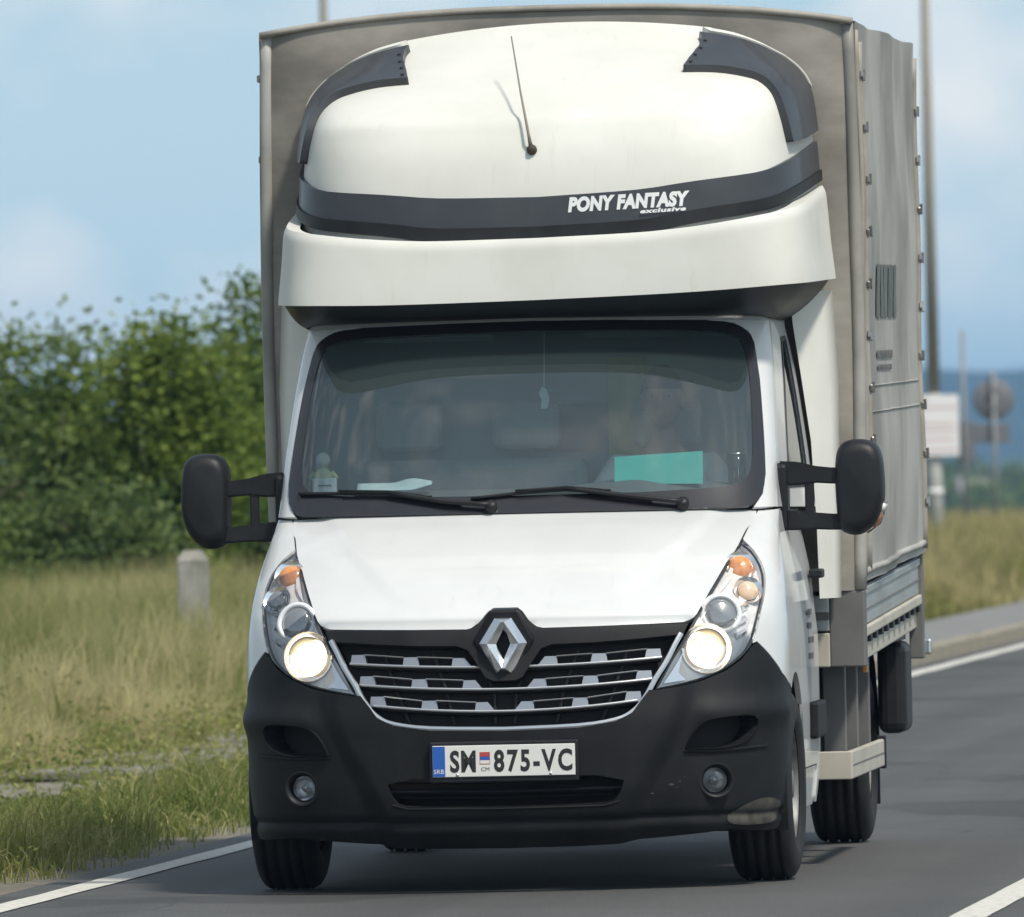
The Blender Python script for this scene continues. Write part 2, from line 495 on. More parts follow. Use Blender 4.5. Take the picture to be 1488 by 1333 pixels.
M_grit = mat('roadside_grit', (0.12, 0.105, 0.08), 0.95, var=(0.22, 0.20, 0.165), scale=16, detail=9, bump=0.8, bump_scale=45)
M_conc = mat('old_concrete', (0.24, 0.225, 0.19), 0.95, var=(0.12, 0.115, 0.08), scale=4, detail=9, bump=0.5, bump_scale=40)
M_kerb = mat('kerb_stone', (0.33, 0.29, 0.22), 0.9, var=(0.22, 0.20, 0.16), scale=4, detail=8, bump=0.4, bump_scale=50)

def grid_obj(name, xs, ys, zf, material, kind='structure'):
    V = [(x, y, zf(x, y)) for y in ys for x in xs]; n = len(xs)
    F = [(j * n + i, j * n + i + 1, (j + 1) * n + i + 1, (j + 1) * n + i) for j in range(len(ys) - 1) for i in range(n - 1)]
    o = mesh_obj(name, V, F, material, None, True); o['kind'] = kind
    return o

xs = sorted(set([-9000, -5000, -2500, -1200, -600, -300, -150, -80] + list(range(-60, 62, 2)) + [80, 150, 300, 600, 1200, 2500, 5000, 9000]))
ys = list(range(-220, 0, 20)) + list(range(0, 300, 3)) + list(range(300, 1500, 40)) + [1700, 2200, 3000, 4000, 5500, 7500, 12000]

def ground_z(x, y):
    o, t = ot(x, y)
    bump = 0.0
    if o < -3.2 and y < 400: bump = 0.05 * math.sin(x * 1.1 + 0.4 * y) * math.sin(y * 0.23 + 1) * min(1, (-o - 3.2) / 2)
    return terr(y) - 0.03 + bump
tag(grid_obj('ground', xs, ys, ground_z, M_ground), 'rough meadow soil showing under the roadside grass', 'ground')

def ribbon(name, o0, o1, t0, t1, h, material, step=4.0, wob=0.0, seed=0, parent=None):
    V, F = [], []; n = int((t1 - t0) / step) + 1; rr = random.Random(seed)
    for i in range(n + 1):
        t = t0 + (t1 - t0) * i / n
        a, b = (rr.uniform(-wob, wob), rr.uniform(-wob, wob)) if wob else (0, 0)
        for q in range(4): V.append(road_pt(o0 + a + (o1 + b - o0 - a) * q / 3, t, h))
    for i in range(n):
        for q in range(3): F.append((i * 4 + q, i * 4 + q + 1, i * 4 + q + 5, i * 4 + q + 4))
    ob = mesh_obj(name, V, F, material, parent, True)
    if parent is None: ob['kind'] = 'structure'
    return ob

road = ribbon('road', -0.22, 7.6, -110, 480, 0.0, M_asph)
tag(road, 'grey asphalt road running past the truck', 'road')
ribbon('edge_line', -0.065, 0.065, -110, 480, 0.004, M_paint, step=0.6, wob=0.006, seed=2, parent=road)
ribbon('centre_line', 3.61, 3.74, -110, 480, 0.004, M_paint, step=0.6, wob=0.004, seed=3, parent=road)
ribbon('edge_line', 7.20, 7.33, -110, 480, 0.004, M_paint, step=0.6, wob=0.006, seed=4, parent=road)
tag(ribbon('grit_margin', -0.62, -0.16, -110, 480, -0.008, M_grit, step=0.35, wob=0.05, seed=5), 'strip of dusty grit along the road edge', 'grit')

# pavement behind the truck: kerb stones and an asphalt walk
pav = ribbon('pavement', -1.40, -0.47, 30, 300, 0.085, M_asph2, step=3)
tag(pav, 'asphalt pavement with pale kerb beside the road', 'pavement')
kbm = bmesh.new(); bmesh.ops.create_cube(kbm, size=1.0)
for v in kbm.verts: v.co = Vector((v.co.x * 0.13, v.co.y * 0.985, v.co.z * 0.19))
bmesh.ops.bevel(kbm, geom=list(kbm.edges), offset=0.012, segments=1, affect='EDGES')
kme = bpy.data.meshes.new('kerb_stone'); kbm.to_mesh(kme); kbm.free(); kme.materials.append(M_kerb)
for i in range(90):
    k = bpy.data.objects.new('kerb_stone', kme); k.location = road_pt(-0.40 + random.uniform(-.006, .006), 30.5 + i, -0.004 + random.uniform(-.006, .004)); k.rotation_euler = (0, 0, -RANG); link(k, pav)

# old footpath of cracked concrete slabs half swallowed by the verge
fp = ribbon('footpath', -2.85, -1.85, -8, 33, -0.012, M_grit, step=0.5, wob=0.12, seed=9)
tag(fp, 'overgrown footpath of cracked concrete slabs beside the grass', 'path')
for i in range(44):
    if random.random() < 0.22: continue
    t = -7.6 + i * 0.92; w, l = random.uniform(.36, .43), random.uniform(.40, .45)
    pts = []
    for (a, b) in ((-w, -l), (w * random.uniform(-.2, .3), -l * 1.01), (w, -l), (w * 1.02, l * random.uniform(-.4, .4)), (w, l), (-w * .3, l * .98), (-w, l), (-w * 1.02, 0)):
        p = road_pt(-2.33 + a + random.uniform(-.03, .03), t + b + random.uniform(-.02, .02)); pts.append((p.x, p.y, -0.004 + 0.05 * a * random.uniform(-1, 1)))
    zz = random.uniform(0.012, 0.045)
    prism('slab', [(p[0], p[1], p[2]) for p in pts], (0, 0, zz), M_conc, fp, bev=0.008)

# ------------------------------------------------------------------ far hills
def hill_mat():
    m = bpy.data.materials.new('wooded_hill'); m.use_nodes = True; nt = m.node_tree; b = nt.nodes['Principled BSDF']; b.inputs['Roughness'].default_value = 1.0; b.inputs['Specular IOR Level'].default_value = 0
    tc = nd(nt, 'ShaderNodeTexCoord'); nz = nd(nt, 'ShaderNodeTexNoise', Scale=0.004, Detail=8.0)
    cr = nd(nt, 'ShaderNodeValToRGB'); cr.color_ramp.elements[0].color = (0.014, 0.030, 0.020, 1); cr.color_ramp.elements[1].color = (0.034, 0.055, 0.032, 1)
    cr.color_ramp.elements[0].position = .35; cr.color_ramp.elements[1].position = .7
    nt.links.new(tc.outputs['Object'], nz.inputs['Vector']); nt.links.new(nz.outputs['Fac'], cr.inputs[0]); nt.links.new(cr.outputs[0], b.inputs['Base Color'])
    return m
hx = list(range(-3600, 3601, 12)); hy = list(range(4800, 6601, 100))
def hill_z(x, y):
    u = (y - 4800) / 1800.0
    ridge = 37 + 5 * math.sin(x * 0.0021 + 0.6) + 3 * math.sin(x * 0.0077 + 1.0) + 0.7 * math.sin(x * 0.051) + 0.5 * math.sin(x * 0.137 + 2)
    return -11 + ridge * max(0.0, math.sin(math.pi * min(max(u, 0), 1))) ** 0.8
tag(grid_obj('hills', hx, hy, hill_z, hill_mat()), 'long low wooded hills blue with distance', 'hills')

# ------------------------------------------------------------------ plants
def leaf_mat(name, dark, light, straw=None, rough=0.55, trans=0.45):
    m = bpy.data.materials.new(name); m.use_nodes = True; nt = m.node_tree; nt.nodes.clear()
    o = nd(nt, 'ShaderNodeOutputMaterial'); at = nd(nt, 'ShaderNodeAttribute'); at.attribute_name = 'tint'
    cr = nd(nt, 'ShaderNodeValToRGB'); e = cr.color_ramp.elements
    e[0].color = (*dark, 1); e[0].position = 0.0; e[1].color = (*(straw or light), 1); e[1].position = 1.0
    if straw:
        k = e.new(0.5); k.color = (*light, 1)
    nt.links.new(at.outputs['Fac'], cr.inputs[0])
    d = nd(nt, 'ShaderNodeBsdfPrincipled', Roughness=rough); d.inputs['Specular IOR Level'].default_value = 0.25
    t = nd(nt, 'ShaderNodeBsdfTranslucent'); mx = nd(nt, 'ShaderNodeMixShader', Fac=trans)
    nt.links.new(cr.outputs[0], d.inputs['Base Color']); nt.links.new(cr.outputs[0], t.inputs['Color'])
    nt.links.new(d.outputs[0], mx.inputs[1]); nt.links.new(t.outputs[0], mx.inputs[2]); nt.links.new(mx.outputs[0], o.inputs[0])
    return m

def np_mesh(name, verts, faces_flat, sizes, tint, material, parent=None):
    me = bpy.data.meshes.new(name)
    nv, nf = len(verts), len(sizes)
    me.vertices.add(nv); me.vertices.foreach_set('co', verts.astype(np.float32).ravel())
    me.loops.add(len(faces_flat)); me.loops.foreach_set('vertex_index', faces_flat.astype(np.int32))
    me.polygons.add(nf); st = np.concatenate([[0], np.cumsum(sizes)[:-1]]).astype(np.int32); me.polygons.foreach_set('loop_start', st)
    me.update(calc_edges=True)
    at = me.attributes.new('tint', 'FLOAT', 'POINT'); at.data.foreach_set('value', tint.astype(np.float32))
    me.materials.append(material)
    return link(bpy.data.objects.new(name, me), parent)

def grass(name, x, y, z, hgt, wid, tint, lean, material, tip_straw, label, cat='grass'):
    n = len(x); a = rng.uniform(0, 2 * np.pi, n); dx, dy = np.cos(a), np.sin(a)
    la = rng.uniform(0, 2 * np.pi, n); lx, ly = np.cos(la) * lean * hgt, np.sin(la) * lean * hgt
    V = np.zeros((n, 5, 3)); w = wid / 2
    V[:, 0] = np.stack([x - dx * w, y - dy * w, z - .02], 1); V[:, 1] = np.stack([x + dx * w, y + dy * w, z - .02], 1)
    mx, my, mz = x + lx * .35, y + ly * .35, z + hgt * .58
    V[:, 2] = np.stack([mx - dx * w * .85, my - dy * w * .85, mz], 1); V[:, 3] = np.stack([mx + dx * w * .85, my + dy * w * .85, mz], 1)
    V[:, 4] = np.stack([x + lx, y + ly, z + hgt * (1 - .25 * lean)], 1)
    T = np.repeat(tint[:, None], 5, 1); T[:, 4] += tip_straw; T[:, 2:4] += tip_straw * .4
    base = np.arange(n)[:, None] * 5
    F = np.concatenate([base + np.array([0, 1, 3, 2]), base + np.array([2, 3, 4])], 1)
    fl = F.ravel(); sizes = np.tile([4, 3], n)
    o = np_mesh(name, V.reshape(-1, 3), fl, sizes, np.clip(T.ravel(), 0, 1), material)
    return tag(o, label, cat, kind='stuff')

def vnoise(x, y, f, seed):
    r = np.random.default_rng(seed); s = np.zeros_like(x)
    for k in range(5):
        th = r.uniform(0, 6.28); fr = f * r.uniform(.6, 1.7); s += np.sin((x * np.cos(th) + y * np.sin(th)) * fr + r.uniform(0, 6.28))
    return s / 5
def OT(x, y):
    dx, dy = x - RP0.x, y - RP0.y
    return dx * RPER.x + dy * RPER.y, dx * RDIR.x + dy * RDIR.y
def GZ(x, y):
    return np.array([ground_z(a, b) for a, b in zip(x, y)])

M_grass = leaf_mat('verge_grass', (0.075, 0.125, 0.022), (0.25, 0.27, 0.075), (0.56, 0.49, 0.26), trans=0.45)
# left verge, the wedge beside the truck
def wedge(n, y0, y1, k0, k1, pad=0.4):
    y = np.sqrt(rng.uniform(y0 ** 2, y1 ** 2, n)); return rng.uniform(0, 1, n) * (y * (k1 - k0) + 2 * pad) + y * k0 - pad, y
x, y = wedge(330000, 42, 101, -0.046, -0.011)
x += rng.normal(0, .03, len(x)); o, t = OT(x, y); nz = vnoise(x, y, 2.4, 3); nb = vnoise(x, y, 1.7, 5); nc = vnoise(x, y, 9.0, 6)
rnd = rng.uniform(0, 1, len(x))
keep = (o < -0.30 - 0.16 * vnoise(x, y, 4, 8)) & (rnd < np.clip((-o - .18) / .45 + .3 * nc, .08, 1))
onpath = (o < -1.9) & (o > -2.78) & (t < 33)
cover = np.clip(.05 + .9 * (vnoise(x, y, 1.3, 21) - .05) + .5 * nc, 0.02, .7)
keep &= ~onpath | (rng.uniform(0, 1, len(x)) < cover)
keep &= rng.uniform(0, 1, len(x)) < np.clip(.62 + .9 * nc, .15, 1)          # tussocks and bare gaps
x, y, o, t, nz, nb, nc, onpath = [q[keep] for q in (x, y, o, t, nz, nb, nc, onpath)]
short = o > -1.9; n = len(x)
tall = np.clip((-o - 2.7) / 1.6, 0, 1); near = np.clip((-o - .2) / .5, .4, 1)
hgt = np.where(short, near * np.where(o > -1.15, rng.uniform(.07, .27, n), rng.uniform(.03, .11, n)) * (1 + .5 * nz + .6 * nc), np.where(onpath, rng.uniform(.03, .10, n), (0.22 + 0.52 * tall) * rng.uniform(.45, 1.2, n) * (1 + .42 * nz + .30 * nc)))
tint = np.where(short, .22 + .30 * nz + .30 * nb + .2 * (1 - near), .30 + .42 * nz + .55 * nb + .05 * tall) + rng.normal(0, .13, n)  # short grass tint also lowered to paint in the truck's shade
tint += np.where(rng.uniform(0, 1, n) < np.where(short, .10, .13), .45, 0) + np.where((o < -2.7) & (o > -3.6), .22, 0)
grass('verge_grass', x, y, GZ(x, y), np.clip(hgt, .03, 1.0), rng.uniform(.003, .009, n), tint, rng.uniform(.1, 1.0, n), M_grass, .18,
      'uneven meadow grass with straw seed heads on the verge beside the hedge')
# long tussock round the concrete post
n = 2600; x = -2.1 + rng.normal(0, .28, n); y = 83.9 + rng.normal(0, .35, n)
grass('post_tussock', x, y, GZ(x, y), rng.uniform(.3, .62, n), rng.uniform(.004, .010, n), .35 + .2 * rng.normal(size=n), rng.uniform(.1, .8, n), M_grass, .25,
      'long green tussock of grass growing round the concrete post')
# low broad-leaved weeds among it
def weeds(name, cx, cy, per, rad, hgt, leaf, tint0, label):
    n = len(cx) * per; ci = np.repeat(np.arange(len(cx)), per)
    hh = hgt[ci]; u0 = rng.uniform(0, 1, n)
    P = np.stack([cx[ci] + rng.normal(0, 1, n) * rad[ci] * .5, cy[ci] + rng.normal(0, 1, n) * rad[ci] * .5, GZ(cx, cy)[ci] + .01 + hh * u0], 1)
    u = rng.normal(size=(n, 3)); u[:, 2] = u[:, 2] * .5 + .4; u /= np.linalg.norm(u, axis=1)[:, None]
    v = np.cross(u, rng.normal(size=(n, 3))); v /= np.linalg.norm(v, axis=1)[:, None]; sz = (leaf * rng.uniform(.5, 1.4, n))[:, None]
    VV = np.stack([P - u * sz * .5, P + v * sz * .26, P + u * sz * .6, P - v * sz * .26], 1)
    b = np.arange(n)[:, None] * 4; F = np.concatenate([b + np.array([0, 1, 2]), b + np.array([0, 2, 3])], 1).ravel()
    tt = np.clip(tint0[ci] + rng.normal(0, .10, n) + .12 * u0, 0, 1)
    return tag(np_mesh(name, VV.reshape(-1, 3), F, np.full(2 * n, 3), np.repeat(tt, 4), M_grass), label, 'weeds', kind='stuff')
x, y = wedge(2600, 43, 100, -0.046, -0.011); o, t = OT(x, y); k = (o < -.55) & ~((o < -1.95) & (o > -2.7) & (rng.uniform(0, 1, len(o)) < .6)); k2 = o[k] > -3.4; x, y, o = x[k][k2], y[k][k2], o[k][k2]
hg = np.where(o > -1.9, rng.uniform(.04, .14, len(x)), np.where(o > -3.2, rng.uniform(.1, .3, len(x)), rng.uniform(.25, .6, len(x))))
weeds('verge_weeds', x, y, 46, .07 + hg * .45, hg, .034, np.clip(.40 + .22 * vnoise(x, y, 1.5, 61) + rng.normal(0, .1, len(x)), 0, .6), 'low leafy weeds mixed through the roadside grass')
# seed stalks rising over it
x, y = wedge(12000, 56, 101, -0.047, -0.010); o, t = OT(x, y); k = o < -3.0; x, y = x[k], y[k]; n = len(x)
grass('seed_stalks', x, y, GZ(x, y), rng.uniform(.5, .86, n) * (1 + .2 * vnoise(x, y, 1.1, 31)), rng.uniform(.004, .008, n), rng.uniform(.6, 1, n), rng.uniform(.05, .45, n), M_grass, .3,
      'thin straw coloured seed stalks standing above the left meadow')
# field grass beyond the pavement, right
M_grass2 = leaf_mat('field_grass', (0.10, 0.14, 0.03), (0.25, 0.25, 0.075), (0.50, 0.42, 0.22), trans=0.4)
x, y = wedge(170000, 92, 235, 0.020, 0.050, 0.6); o, t = OT(x, y); k = o < -1.5; x, y, o = x[k], y[k], o[k]; n = len(x)
nz = vnoise(x, y, 1.2, 41); nb = vnoise(x, y, .35, 43)
grass('field_grass', x, y, GZ(x, y), np.clip(rng.uniform(.25, .75, n) * (1 + .4 * nz) * np.clip((-o - 1.2) / 1.5, .25, 1), .06, 1.1), rng.uniform(.012, .026, n),
      .52 + .38 * nz + .34 * nb + rng.normal(0, .12, n), rng.uniform(.1, .6, n), M_grass2, .2, 'tall yellowish field grass beyond the pavement')
# thinner grass everywhere else along the verge
x = rng.uniform(-24, 24, 90000); y = rng.uniform(20, 200, 90000); o, t = OT(x, y); k = ((o < -3.0) | (o > 8.4)); x, y, o = x[k], y[k], o[k]; n = len(x)
grass('rough_grass', x, y, GZ(x, y), rng.uniform(.15, .6, n), rng.uniform(.02, .04, n), .4 + .3 * vnoise(x, y, .8, 51) + rng.normal(0, .12, n), rng.uniform(.1, .7, n), M_grass, .2,
      'loose rough grass growing across the open ground')

M_bark = mat('bark', (0.10, 0.08, 0.06), 0.95, var=(0.17, 0.15, 0.12), scale=9, bump=0.6, bump_scale=30)
LEAF = [leaf_mat('leaves_deep_green', (0.070, 0.130, 0.028), (0.250, 0.320, 0.070)),
        leaf_mat('leaves_yellow_green', (0.095, 0.155, 0.026), (0.30, 0.37, 0.070)),
        leaf_mat('leaves_blue_green', (0.065, 0.115, 0.040), (0.205, 0.265, 0.080))]

def tree(name, label, cat, loc, h, rad, n_clump, per, leaf, lmat, group=None, trunk_r=0.05, base=0.0, seed=1, spread=0.16, crown_h=1.0):
    r = np.random.default_rng(seed); root = empty(name, loc)
    tag(root, label, cat, group)
    # limbs
    parts = []; tips = []
    nl = 7
    parts.append(tube_data([(0, 0, -.05), (.03, .02, h * .25), (.0, .05, h * .5), (.04, 0, h * .78)], [trunk_r, trunk_r * .85, trunk_r * .6, trunk_r * .25], 7))
    for i in range(nl):
        a = r.uniform(0, 6.28); z0 = h * r.uniform(.12, .55); rr = rad * r.uniform(.45, .85); z1 = min(h * .95, z0 + h * r.uniform(.15, .4))
        parts.append(tube_data([(0, .02, z0), (math.cos(a) * rr * .5, math.sin(a) * rr * .5, z0 + (z1 - z0) * .6), (math.cos(a) * rr, math.sin(a) * rr, z1)], [trunk_r * .5, trunk_r * .32, trunk_r * .12], 6))
    V, F = merge(parts); mesh_obj('trunk', V, F, M_bark, root, True)
    # clumps of leaves on uneven lobes
    nlobe = 9; L = []
    for i in range(nlobe):
        a = r.uniform(0, 6.28); q = r.uniform(0, .55) * rad; zc = h * (base + (1 - base) * r.uniform(.16, .78))
        L.append((math.cos(a) * q, math.sin(a) * q, zc, rad * r.uniform(.38, .62), h * r.uniform(.13, .22)))
    L.append((0, 0, h * .84, rad * .42, h * .16))
    C = []
    while len(C) < n_clump:
        l = L[r.integers(len(L))]; d = r.normal(size=3); d /= np.linalg.norm(d); q = r.uniform(.72, 1.06)
        p = np.array([l[0] + d[0] * l[3] * q, l[1] + d[1] * l[3] * q, l[2] + d[2] * l[4] * q])
        if p[2] > base * h + .05: C.append(p)
    C = np.array(C); n = n_clump * per
    ci = np.repeat(np.arange(n_clump), per); P = C[ci] + r.normal(0, spread, (n, 3)) * np.array([1, 1, .75])
    P[:, 2] = np.maximum(P[:, 2], .04)
    u = r.normal(size=(n, 3)); u[:, 2] *= .6; u /= np.linalg.norm(u, axis=1)[:, None]
    v = np.cross(u, r.normal(size=(n, 3))); v /= np.linalg.norm(v, axis=1)[:, None]
    sz = (leaf * r.uniform(.6, 1.3, n))[:, None]; fold = np.cross(u, v) * sz * .18
    VV = np.stack([P - u * sz * .55, P + v * sz * .33 + fold, P + u * sz * .62, P - v * sz * .33 + fold], 1)
    base_i = np.arange(n)[:, None] * 4; F = np.concatenate([base_i + np.array([0, 1, 2]), base_i + np.array([0, 2, 3])], 1).ravel()
    tint = np.clip(.42 + .26 * r.normal(size=n_clump)[ci] + .16 * r.normal(size=n), 0, 1)
    np_mesh('crown', VV.reshape(-1, 3), F, np.full(2 * n, 3), np.repeat(tint, 4), lmat, root)
    return root

G_h = 'shrubs of the roadside hedge'
HEDGE = [  # x, y, height, radius, leaf set, words
    (-6.6, 106, 2.5, 1.25, 0, 'dark leafy shrub at the outer end of the hedge'),
    (-4.75, 103, 2.55, 1.15, 2, 'low blue green shrub spilling towards the verge'),
    (-3.75, 105, 2.75, 1.05, 0, 'dense dark green shrub with shadowed hollow beside the low shrub'),
    (-2.75, 102.5, 2.72, .95, 1, 'yellow green shrub with bright upright sprays in the hedge'),
    (-2.02, 106, 3.0, .95, 0, 'tallest hedge shrub rising beside the truck tarpaulin'),
    (-3.2, 99.5, 1.35, .9, 2, 'short broad bush in front of the hedge behind the concrete post'),
    (-4.4, 99.8, 1.2, .85, 0, 'small dark bush at the foot of the hedge'),
    (-1.6, 100.3, 1.5, .9, 0, 'rounded bush at the hedge foot nearest the truck'),
    (-0.6, 105, 2.9, 1.1, 1, 'light green shrub hidden behind the truck cab'),
    (1.2, 108, 2.7, 1.2, 0, 'dark shrub standing behind the truck'),
    (2.7, 118, 2.1, 1.1, 2, 'last shrub of the hedge behind the cargo box')]
HEDGE += [(-8.6, 107, 2.7, 1.3, 2, 'bluish shrub beyond the outer end of the hedge'), (-10.9, 108, 2.5, 1.35, 1, 'pale green shrub standing apart from the hedge')]
for i, (hx_, hy_, hh, hr, ls, lab) in enumerate(HEDGE):
    tree('hedge_shrub', lab, 'shrub', (hx_, hy_, ground_z(hx_, hy_)), hh, hr, 320 if hh > 2 else 170, 56, .072, LEAF[ls], G_h, .045, 0.0, 100 + i, .14)
# far trees beyond the field
FT = [(40.0, 1240, 8.4, 4.2), (46.2, 1300, 8.9, 4.4), (49.8, 1215, 6.6, 3.4), (53.5, 1330, 8.6, 4.4), (34.0, 1280, 8.5, 4.5), (43.4, 1190, 6.4, 3.0)]
FW = ['behind the info board post', 'rising behind the white house', 'under the blue hills by the round sign', 'at the far end of the row', 'hidden behind the cargo box', 'standing in front of the white house']
for i, (x_, y_, h_, r_) in enumerate(FT):
    tree('far_tree', 'distant dark green round tree ' + FW[i], 'tree', (x_, y_, terr(y_) - .03), h_, r_, 120, 14, .75, LEAF[(i * 2) % 3], 'distant trees beyond the field', .2, 0.05, 300 + i, .6)

# ------------------------------------------------------------------ far white houses
M_wall = mat('white_render', (0.70, 0.69, 0.66), 0.9, var=(0.6, 0.59, 0.56), scale=.6)
M_roof = mat('grey_roof_tiles', (0.22, 0.20, 0.20), 0.9, var=(0.30, 0.27, 0.26), scale=1.5)
M_darkwin = mat('dark_window', (0.03, 0.035, 0.04), 0.15)
def house(x, y, w, d, h, rh, label):
    root = empty('house', (x, y, terr(y) - .03)); tag(root, label, 'house', 'distant white houses')
    rbox('wall', -w / 2, w / 2, 0, d, 0, h, M_wall, root, bev=0.02)
    V = [(-w / 2 - .3, -.3, h), (w / 2 + .3, -.3, h), (w / 2 + .3, d + .3, h), (-w / 2 - .3, d + .3, h), (-w / 2 - .3, d / 2, h + rh), (w / 2 + .3, d / 2, h + rh)]
    mesh_obj('roof', V, [(0, 1, 5, 4), (2, 3, 4, 5), (1, 2, 5), (3, 0, 4), (3, 2, 1, 0)], M_roof, root)
    for k in (-.28, .28):
        wdo = rbox('window', k * w - .5, k * w + .5, -.06, .05, h * .35, h * .35 + 1.2, M_wall, root, bev=0.01)
        rbox('pane', k * w - .42, k * w + .42, -.075, -.04, h * .35 + .08, h * .35 + 1.12, M_darkwin, wdo, bev=0)
house(43.0, 1195, 3.0, 5, 4.9, 1.6, 'low white house with grey roof beside the info board post')

# ------------------------------------------------------------------ posts and signs
M_galv = mat('galvanised_steel', (0.26, 0.265, 0.265), 0.6, 0.2, var=(0.20, 0.20, 0.20), scale=6)
M_pole = mat('weathered_pole_paint', (0.34, 0.32, 0.27), 0.7, var=(0.25, 0.23, 0.19), scale=2.5, stretch=(4, 4, .6))
M_polegrey = mat('grey_pole_paint', (0.46, 0.46, 0.44), 0.6, var=(0.36, 0.36, 0.34), scale=3)
M_signw = mat('sign_white', (0.80, 0.78, 0.78), 0.5)
M_signr = mat('sign_red', (0.42, 0.10, 0.10), 0.6)
M_signback = mat('sign_back_grey', (0.13, 0.14, 0.16), 0.6, var=(0.18, 0.18, 0.2), scale=5)
M_post = mat('post_concrete', (0.36, 0.345, 0.31), 0.9, var=(0.19, 0.185, 0.15), scale=6, detail=8, bump=0.5, bump_scale=40, stretch=(1.5, 1.5, .6))

def lamp_pole(x, y, h, r0, label, sleeve=True):
    g = terr(y) - .03; root = empty('lamp_pole', (x, y, g)); tag(root, label, 'pole', 'tall poles along the road')
    tube('shaft', [(0, 0, 2.2), (0, 0, h * .6), (0, 0, h)], [r0, r0 * .8, r0 * .6], M_pole, root, 14)
    if sleeve:
        tube('sleeve', [(0, 0, -.1), (0, 0, 2.25)], [r0 * 1.12, r0 * 1.1], M_polegrey, root, 14)
        tube('band', [(0, 0, .98), (0, 0, 1.06)], [r0 * 1.2] * 2, M_signw, root, 14)
    tube('arm', [(0, 0, h - .05), (.25, -.1, h + .2), (1.2, -.4, h + .35)], [r0 * .6, r0 * .5, r0 * .4], M_pole, root, 10)
    rbox('lantern', 1.1, 1.75, -.55, -.32, h + .29, h + .42, M_galv, root, bev=0.03)
    return root
lamp_pole(5.31, 162.4, 9.2, .082, 'tall tapered pole with grey sleeve carrying the white info board')
lamp_pole(-1.93, 140.0, 9.6, .062, 'slim brown pole rising behind the roof of the cargo box', False)
# white information board on the pole
ib = empty('information_board', (5.31 + .03, 162.4 - .13, 1.40)); tag(ib, 'white information board with red lines of text on the pole', 'sign')
rbox('panel', -.275, .275, -.012, .012, 0, .765, M_signw, ib, bev=0.004)
rbox('bracket', -.16, -.06, .012, .06, .2, .25, M_galv, ib, bev=0.003); rbox('bracket', -.16, -.06, .012, .06, .55, .6, M_galv, ib, bev=0.003)
for zz, ww, x0 in ((.685, .16, -.26), (.60, .50, -.25), (.44, .12, -.26), (.39, .46, -.24), (.31, .48, -.25), (.20, .44, -.24), (.14, .10, -.26), (.07, .5, -.25)):
    rbox('text_line', x0, x0 + ww, -.0155, -.0118, zz, zz + .011, M_signr, ib, bev=0)
# round sign seen from behind
rs = empty('road_sign', (6.98, 187, terr(187) - .03)); tag(rs, 'round road sign seen from behind on a thin post in the grass', 'sign')
tube('post', [(0, 0, -.1), (0, 0, 2.75)], .032, M_galv, rs, 10)
lathe('sign_disc', [(.058, 0.0), (.058, .285), (.07, .30), (.085, .285), (.085, 0.0)], M_signback, rs, 'y', 36, (0, 0, 2.33))
rbox('sign_plate', -.30, .22, .065, .08, 1.70, 1.98, M_signback, rs, bev=0.01)
rbox('clamp', -.06, .06, -.04, .06, 2.2, 2.24, M_galv, rs, bev=0.004); rbox('clamp', -.06, .06, -.04, .06, 2.46, 2.5, M_galv, rs, bev=0.004)
rs2 = empty('road_sign', (6.72, 192, terr(192) - .03)); tag(rs2, 'narrow dark sign back on a tall thin grey post near the round sign', 'sign')
tube('post', [(0, 0, -.1), (0, 0, 3.4)], .03, M_galv, rs2, 10)
rbox('sign_plate', -.1, .16, .055, .07, 1.45, 2.05, M_signback, rs2, bev=0.01)
# old concrete marker post in the long grass
cp = empty('concrete_post', (-2.10, 84.5, ground_z(-2.1, 84.5) + .025)); tag(cp, 'weathered square concrete post standing in the long grass', 'post')
rbox('shaft', -.102, .102, -.10, .10, -.1, .93, M_post, cp, bev=0.012)
mesh_obj('cap', [(-.104, -.102, .93), (.104, -.102, .93), (.104, .102, .93), (-.104, .102, .93), (-.06, -.06, 1.0), (.06, -.06, 1.0), (.06, .06, 1.0), (-.06, .06, 1.0)],
         [(0, 1, 5, 4), (1, 2, 6, 5), (2, 3, 7, 6), (3, 0, 4, 7), (4, 5, 6, 7)], M_post, cp)

# ------------------------------------------------------------------ truck materials
P_white = mat('white_cab_paint', (0.66, 0.665, 0.66), 0.30, var=(0.60, 0.605, 0.60), scale=3.0, coat=0.7, detail=7, rvar=.15)
P_gel = mat('white_gelcoat', (0.70, 0.69, 0.64), 0.5, var=(0.61, 0.60, 0.55), scale=2.2, detail=9, coat=0.06, rvar=.15)
P_dark = mat('dark_trim_gelcoat', (0.028, 0.031, 0.038), 0.36, var=(0.042, 0.045, 0.052), scale=4, coat=0.2, detail=7, rvar=.2)
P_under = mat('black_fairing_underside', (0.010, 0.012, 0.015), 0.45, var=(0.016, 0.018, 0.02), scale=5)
P_plastic = mat('grained_bumper_plastic', (0.0060, 0.0066, 0.0080), 0.44, var=(0.0145, 0.015, 0.016), scale=4.5, detail=9, bump=0.15, bump_scale=420, rvar=.25, spec=.25)
P_black = mat('black_plastic', (0.010, 0.0105, 0.012), 0.48, var=(0.018, 0.019, 0.021), scale=8, spec=.3)
P_void = mat('black_recess', (0.006, 0.006, 0.007), 0.8)
P_rub = mat('tyre_rubber', (0.009, 0.009, 0.0095), 0.75, var=(0.026, 0.025, 0.024), scale=7, detail=9, bump=0.2, bump_scale=90, ramp=(.45, .8))
P_chrome = mat('chrome', (0.86, 0.86, 0.87), 0.2, 1.0)
P_satin = mat('satin_silver', (0.55, 0.56, 0.58), 0.32, 0.85)
P_link = mat('dull_silver', (0.36, 0.37, 0.40), 0.35, 0.7)
